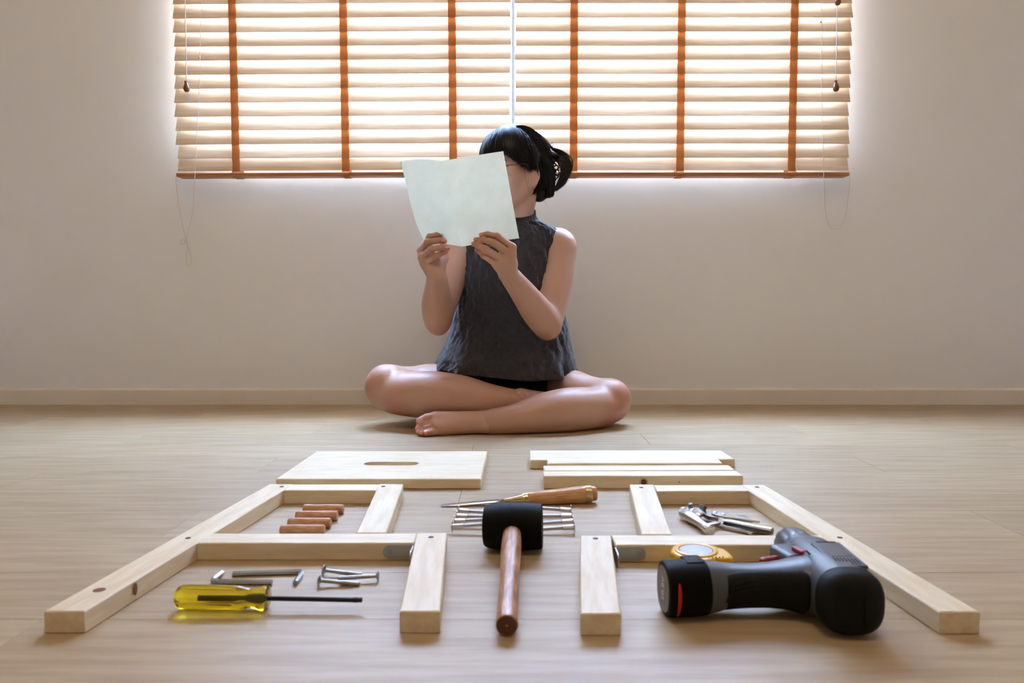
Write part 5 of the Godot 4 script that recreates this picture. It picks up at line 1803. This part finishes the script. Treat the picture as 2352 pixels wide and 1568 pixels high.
# the hair over the head as a shell round the crown; az 0 is where she looks, positive towards her left
func hair_point(az: float, u: float, inner := 0.0) -> Vector3:
	# how far down the hair goes, as an angle from the crown
	var a := rad_to_deg(az)
	var f := absf(a)
	var low: float
	if f < 28.0:
		low = 80.0 + f * 0.05                                   # the fringe
	elif f < 80.0:
		low = lerpf(81.4, 114.0, smoothstep(26.0, 76.0, f))     # it lengthens towards the ear
	elif f < 118.0:
		low = lerpf(113.0, 106.0, smoothstep(80.0, 96.0, f))
	else:
		low = lerpf(106.0, 128.0, smoothstep(118.0, 150.0, f))
	low += 2.6 * hair_noise.get_noise_1d(a * 9.0) + 1.6 * hair_noise.get_noise_1d(a * 40.0 + 300.0)
	var th := deg_to_rad(low * u)
	var dir := Vector3(sin(th) * sin(az), cos(th), sin(th) * cos(az))
	var r := Vector3(0.0825, 0.0960, 0.0990)
	if dir.y < 0.0:
		r = Vector3(0.0820, 0.0900, 0.0975)
	var p := Vector3(0, 0.022, -0.010) + dir * r
	# below the widest part the hair hangs rather than curls under
	if th > PI / 2:
		var hang := 1.0 - cos(th - PI / 2)
		p.x += sin(az) * 0.050 * hang
		p.z += cos(az) * (0.055 if f < 90.0 else 0.020) * hang
	# strands: grooves that run down from the crown
	var streak := hair_noise.get_noise_2d(a * 14.0, u * 6.0) * 0.0012 + hair_noise.get_noise_2d(a * 45.0 + 99.0, u * 5.0) * 0.0007
	var fall := smoothstep(0.10, 0.55, u)
	p += dir * (streak * fall - inner - 0.003 * smoothstep(0.86, 1.0, u) + 0.0035 * smoothstep(0.25, 0.75, u) * (1.0 if f < 70.0 else 0.3))
	return at_head(p.x, p.y, p.z)

func strand(pts: Array, r: float, ends := 0.15, seg := 6, each := 5) -> PackedVector3Array:
	var path := spline(pts, each)
	var rad := PackedFloat32Array()
	for i in path.size():
		var u := float(i) / (path.size() - 1)
		rad.append(r * (minf(1.0, 0.35 + u * 4.0) * lerpf(1.0, ends, smoothstep(0.55, 1.0, u))))
	return tube(path, rad, seg)

func hair(t: Node3D) -> void:
	hair_noise = FastNoiseLite.new()
	hair_noise.seed = 12
	hair_noise.frequency = 0.05
	hair_noise.fractal_octaves = 2
	var n := 300
	var rows := []
	for e in 2:
		for i in 45:
			var u := (i if e == 0 else 44 - i) / 44.0
			var row := PackedVector3Array()
			for j in n:
				row.append(hair_point(TAU * j / n - PI, maxf(u, 0.004), 0.0 if e == 0 else 0.007) - HIP)
			rows.append(row)
	part("hair_cap", grid_mesh(rows), mats.hair, t)
	# loose locks over the cap: fringe, sides, and sweeps to the twist at the back
	var r := RandomNumberGenerator.new()
	r.seed = 4
	var g := PackedVector3Array()
	for k in 480:
		var az := deg_to_rad(lerpf(-78.0, 84.0, (k + r.randf()) / 480.0))
		var pts := []
		var drift := r.randf_range(-0.05, 0.05)
		for q in 7:
			var u := lerpf(0.03, 1.02 + r.randf() * 0.02, q / 6.0)
			pts.append(hair_point(az + drift * q / 6.0, u, 0.0004 - 0.0010 * r.randf()) - HIP)
		g.append_array(strand(pts, r.randf_range(0.0003, 0.0008), 0.3, 4, 4))
	part("fringe_strands", finish(g, 60), mats.hair, t)
	# her left side and back: hair combed back from the temple to the twist
	g = PackedVector3Array()
	for k in 340:
		var s := k / 339.0
		var az0 := deg_to_rad(lerpf(70.0, 120.0, r.randf()))
		var a: Vector3 = hair_point(az0 * 0.6, lerpf(0.14, 0.34, r.randf()), 0.0012)
		var b: Vector3 = hair_point(lerpf(az0, deg_to_rad(135.0), 0.35), lerpf(0.35, 0.75, s), -0.0022)
		var c: Vector3 = at_head(lerpf(0.062, 0.040, r.randf()), lerpf(0.055, -0.055, s), -0.083 - 0.012 * r.randf())
		var d: Vector3 = at_head(0.020 + 0.012 * r.randf(), lerpf(0.045, -0.050, s), -0.104)
		g.append_array(strand([a - HIP, b - HIP, c - HIP, d - HIP], r.randf_range(0.0004, 0.0010), 0.5, 4, 4))
	# locks that pass before and behind her left ear into the roll at the nape
	for k in 220:
		var s := k / 219.0
		var a: Vector3 = hair_point(deg_to_rad(lerpf(66.0, 96.0, r.randf())), lerpf(0.45, 0.62, r.randf()), -0.0015)
		var b: Vector3 = at_head(0.079 + 0.004 * r.randf(), 0.012 - 0.012 * s, -0.022 - 0.040 * s)
		var c: Vector3 = at_head(0.068 + 0.006 * r.randf(), -0.040 - 0.012 * r.randf(), -0.045 - 0.030 * s)
		var d: Vector3 = at_head(0.054 + 0.010 * r.randf(), -0.080 - 0.010 * r.randf(), -0.040 - 0.030 * s)
		var e: Vector3 = at_head(0.020, -0.072, -0.075)
		g.append_array(strand([a - HIP, b - HIP, c - HIP, d - HIP, e - HIP], r.randf_range(0.0005, 0.0012), 0.6, 4, 4))
	# hair tucked behind the ear, falling towards the nape
	for k in 240:
		var w := r.randf()
		var o := Vector3(r.randf_range(-1, 1), r.randf_range(-1, 1), r.randf_range(-1, 1)) * 0.003
		var a: Vector3 = hair_point(deg_to_rad(lerpf(78.0, 104.0, w)), lerpf(0.55, 0.8, r.randf()), -0.001)
		var b: Vector3 = Vector3(0.0636, 0.6653, -2.0220).lerp(Vector3(0.0926, 0.6761, -2.0600), w) + o
		var c: Vector3 = Vector3(0.0711, 0.6364, -2.0400).lerp(Vector3(0.0928, 0.6351, -2.0620), w) + o
		var d: Vector3 = Vector3(0.0507, 0.6077, -2.0460).lerp(Vector3(0.0792, 0.6109, -2.0700), w) + o
		var e: Vector3 = Vector3(0.0605, 0.5988, -2.0660).lerp(Vector3(0.0751, 0.6059, -2.0850), w) + o
		g.append_array(strand([a - HIP, b - HIP, c - HIP, d - HIP, e - HIP], r.randf_range(0.0005, 0.0012), 0.5, 4, 4))
	part("side_locks", finish(g, 60), mats.hair, t)
	# the roll at the nape and the twist that rises to the clip
	var f := Field.new(HEAD - Vector3(0.12, 0.16, 0.22), HEAD + Vector3(0.20, 0.12, 0.10), 0.0045)
	f.ball(at_head(0.030, -0.062, -0.058), Vector3(0.030, 0.032, 0.030), 0.01, head_axes)
	f.ball(at_head(0.042, -0.075, -0.038), Vector3(0.022, 0.022, 0.022), 0.012, head_axes)
	f.ball(at_head(-0.020, -0.055, -0.062), Vector3(0.035, 0.034, 0.030), 0.02, head_axes)
	f.cone(at_head(0.010, -0.045, -0.090), at_head(0.012, 0.045, -0.112), 0.026, 0.022, 0.02)
	f.cone(at_head(0.012, 0.040, -0.112), at_head(0.020, 0.012, -0.136), 0.020, 0.015, 0.02)
	f.cone(Vector3(0.0836, 0.6866, -2.0680), Vector3(0.0853, 0.6629, -2.0780), 0.016, 0.017, 0.012)
	f.cone(Vector3(0.0853, 0.6629, -2.0780), Vector3(0.0702, 0.6212, -2.0780), 0.017, 0.015, 0.012)
	f.cone(Vector3(0.0928, 0.7308, -2.1200), Vector3(0.1271, 0.7219, -2.1360), 0.013, 0.007, 0.012)
	f.cone(Vector3(0.0878, 0.7275, -2.1150), Vector3(0.0899, 0.6719, -2.1050), 0.016, 0.013, 0.012)
	part("twist", surface([f]), mats.hair, t, Transform3D(Basis(), -HIP))
	# the tail of hair that falls over the clip
	g = PackedVector3Array()
	for k in 300:
		var o := Vector3(r.randf_range(-1, 1), r.randf_range(-1, 1), r.randf_range(-1, 1)) * 0.0100
		var w := r.randf()
		var p0: Vector3 = Vector3(0.0885, 0.7377, -2.1320) + o * 1.2
		var p1: Vector3 = Vector3(0.1273, 0.7345, -2.1400).lerp(Vector3(0.1250, 0.7179, -2.1400), w) + o * 0.9
		var p2: Vector3 = Vector3(0.1597, 0.7080, -2.1380).lerp(Vector3(0.1367, 0.6980, -2.1350), w) + o
		var p3: Vector3 = Vector3(0.1546, 0.6714, -2.1320).lerp(Vector3(0.1341, 0.6664, -2.1300), w) + o * 0.8
		var p4: Vector3 = Vector3(0.1387, 0.6445, -2.1260).lerp(Vector3(0.1244, 0.6445, -2.1260), w) + o * 0.6
		var p5: Vector3 = Vector3(0.1206, 0.6297, -2.1220).lerp(Vector3(0.1099, 0.6273, -2.1220), r.randf()) + o * 0.5
		g.append_array(strand([p0 - HIP, p1 - HIP, p2 - HIP, p3 - HIP, p4 - HIP, p5 - HIP], r.randf_range(0.0004, 0.0009), 0.15, 4, 4))
	for k in 26:
		var o := Vector3(r.randf_range(-1, 1), r.randf_range(-1, 1), r.randf_range(-1, 1)) * 0.004
		var p0: Vector3 = Vector3(0.0840, 0.7582, -2.1400) + o
		var p1: Vector3 = Vector3(0.1032, 0.7535, -2.1400) + o
		var p2: Vector3 = Vector3(0.1080, 0.7641, -2.1400).lerp(Vector3(0.1213, 0.7440, -2.1400), r.randf()) + o * 1.5
		g.append_array(strand([p0 - HIP, p1 - HIP, p2 - HIP], r.randf_range(0.0004, 0.0009), 0.1))
	part("ponytail", finish(g, 60), mats.hair, t)
	# single hairs before the ear and at the nape
	g = PackedVector3Array()
	for e: Array in [
			[Vector3(0.0303, 0.6839, -2.0000), Vector3(0.0326, 0.6591, -1.9980), Vector3(0.0372, 0.6311, -2.0040), Vector3(0.0466, 0.6042, -2.0200), 0.0002],
			[Vector3(0.0336, 0.6825, -1.9920), Vector3(0.0414, 0.6534, -1.9900), Vector3(0.0438, 0.6244, -1.9960), Vector3(0.0464, 0.6009, -2.0120), 0.0002],
			[Vector3(0.0381, 0.6830, -1.9950), Vector3(0.0471, 0.6498, -1.9950), Vector3(0.0496, 0.6252, -2.0020), Vector3(0.0487, 0.6099, -2.0120), 0.0002],
			[Vector3(0.0313, 0.6869, -1.9920), Vector3(0.0335, 0.6505, -1.9860), Vector3(0.0404, 0.6210, -1.9960), Vector3(0.0488, 0.5992, -2.0160), 0.0002],
			[Vector3(0.0476, 0.6027, -2.0600), Vector3(0.0487, 0.5820, -2.0600), Vector3(0.0463, 0.5630, -2.0550), Vector3(0.0497, 0.5498, -2.0500), 0.00025],
			[Vector3(0.0536, 0.6040, -2.0700), Vector3(0.0523, 0.5872, -2.0650), Vector3(0.0534, 0.5705, -2.0600), Vector3(0.0475, 0.5561, -2.0550), 0.00025],
			[Vector3(0.0820, 0.6134, -2.0800), Vector3(0.0869, 0.5989, -2.0850), Vector3(0.0930, 0.5856, -2.0900), Vector3(0.0966, 0.5762, -2.0900), 0.0002]]:
		g.append_array(strand([e[0] - HIP, e[1] - HIP, e[2] - HIP, e[3] - HIP], e[4], 0.2, 6, 8))
	part("loose_hairs", finish(g, 60), mats.hair_fine, t)

# a black openwork claw clip
func hair_claw() -> void:
	var c := Vector3(0.1135, 0.6798, -2.1250)
	var t := thing("hair_clip", "black openwork claw clip in the woman's pinned-up hair", "hair clip", c)
	var g := PackedVector3Array()
	for e: Array in [[1272, 379, 5, 3], [1266, 383, 6, 6], [1277, 385, 5, 5], [1271, 393, 6, 5], [1279, 396, 5, 6], [1268, 403, 6, 5], [1276, 405, 5, 5], [1266, 411, 5, 4], [1273, 411, 4, 4]]:
		var px := 2.125 / 1760.0
		var ring := []
		for k in 17:
			var a := TAU * k / 16.0
			ring.append(Vector3((e[0] - 1271) * px + cos(a) * e[2] * px, -(e[1] - 394) * px + sin(a) * e[3] * px, 0.004 * cos(a) - 0.3 * absf((e[0] - 1271) * px)))
		g.append_array(tube(PackedVector3Array(ring), 0.0019, 8))
	part("openwork_jaw", finish(g, 60), mats.hair_clip, t)
	part("spring_bar", finish(tube(spline([Vector3(-0.018, 0.020, -0.004), Vector3(-0.010, 0.004, 0.004), Vector3(-0.011, -0.016, 0.002)], 5), 0.0024, 8)), mats.hair_clip, t)
	for k in 4:
		part("tooth", finish(tube(spline([Vector3(-0.010, 0.014 - 0.009 * k, 0.003), Vector3(-0.024, 0.012 - 0.009 * k, 0.004), Vector3(-0.032, 0.008 - 0.008 * k, -0.004)], 4), PackedFloat32Array(taper(9, [0.0018, 0.0014, 0.0006])), 8)), mats.hair_clip, t)
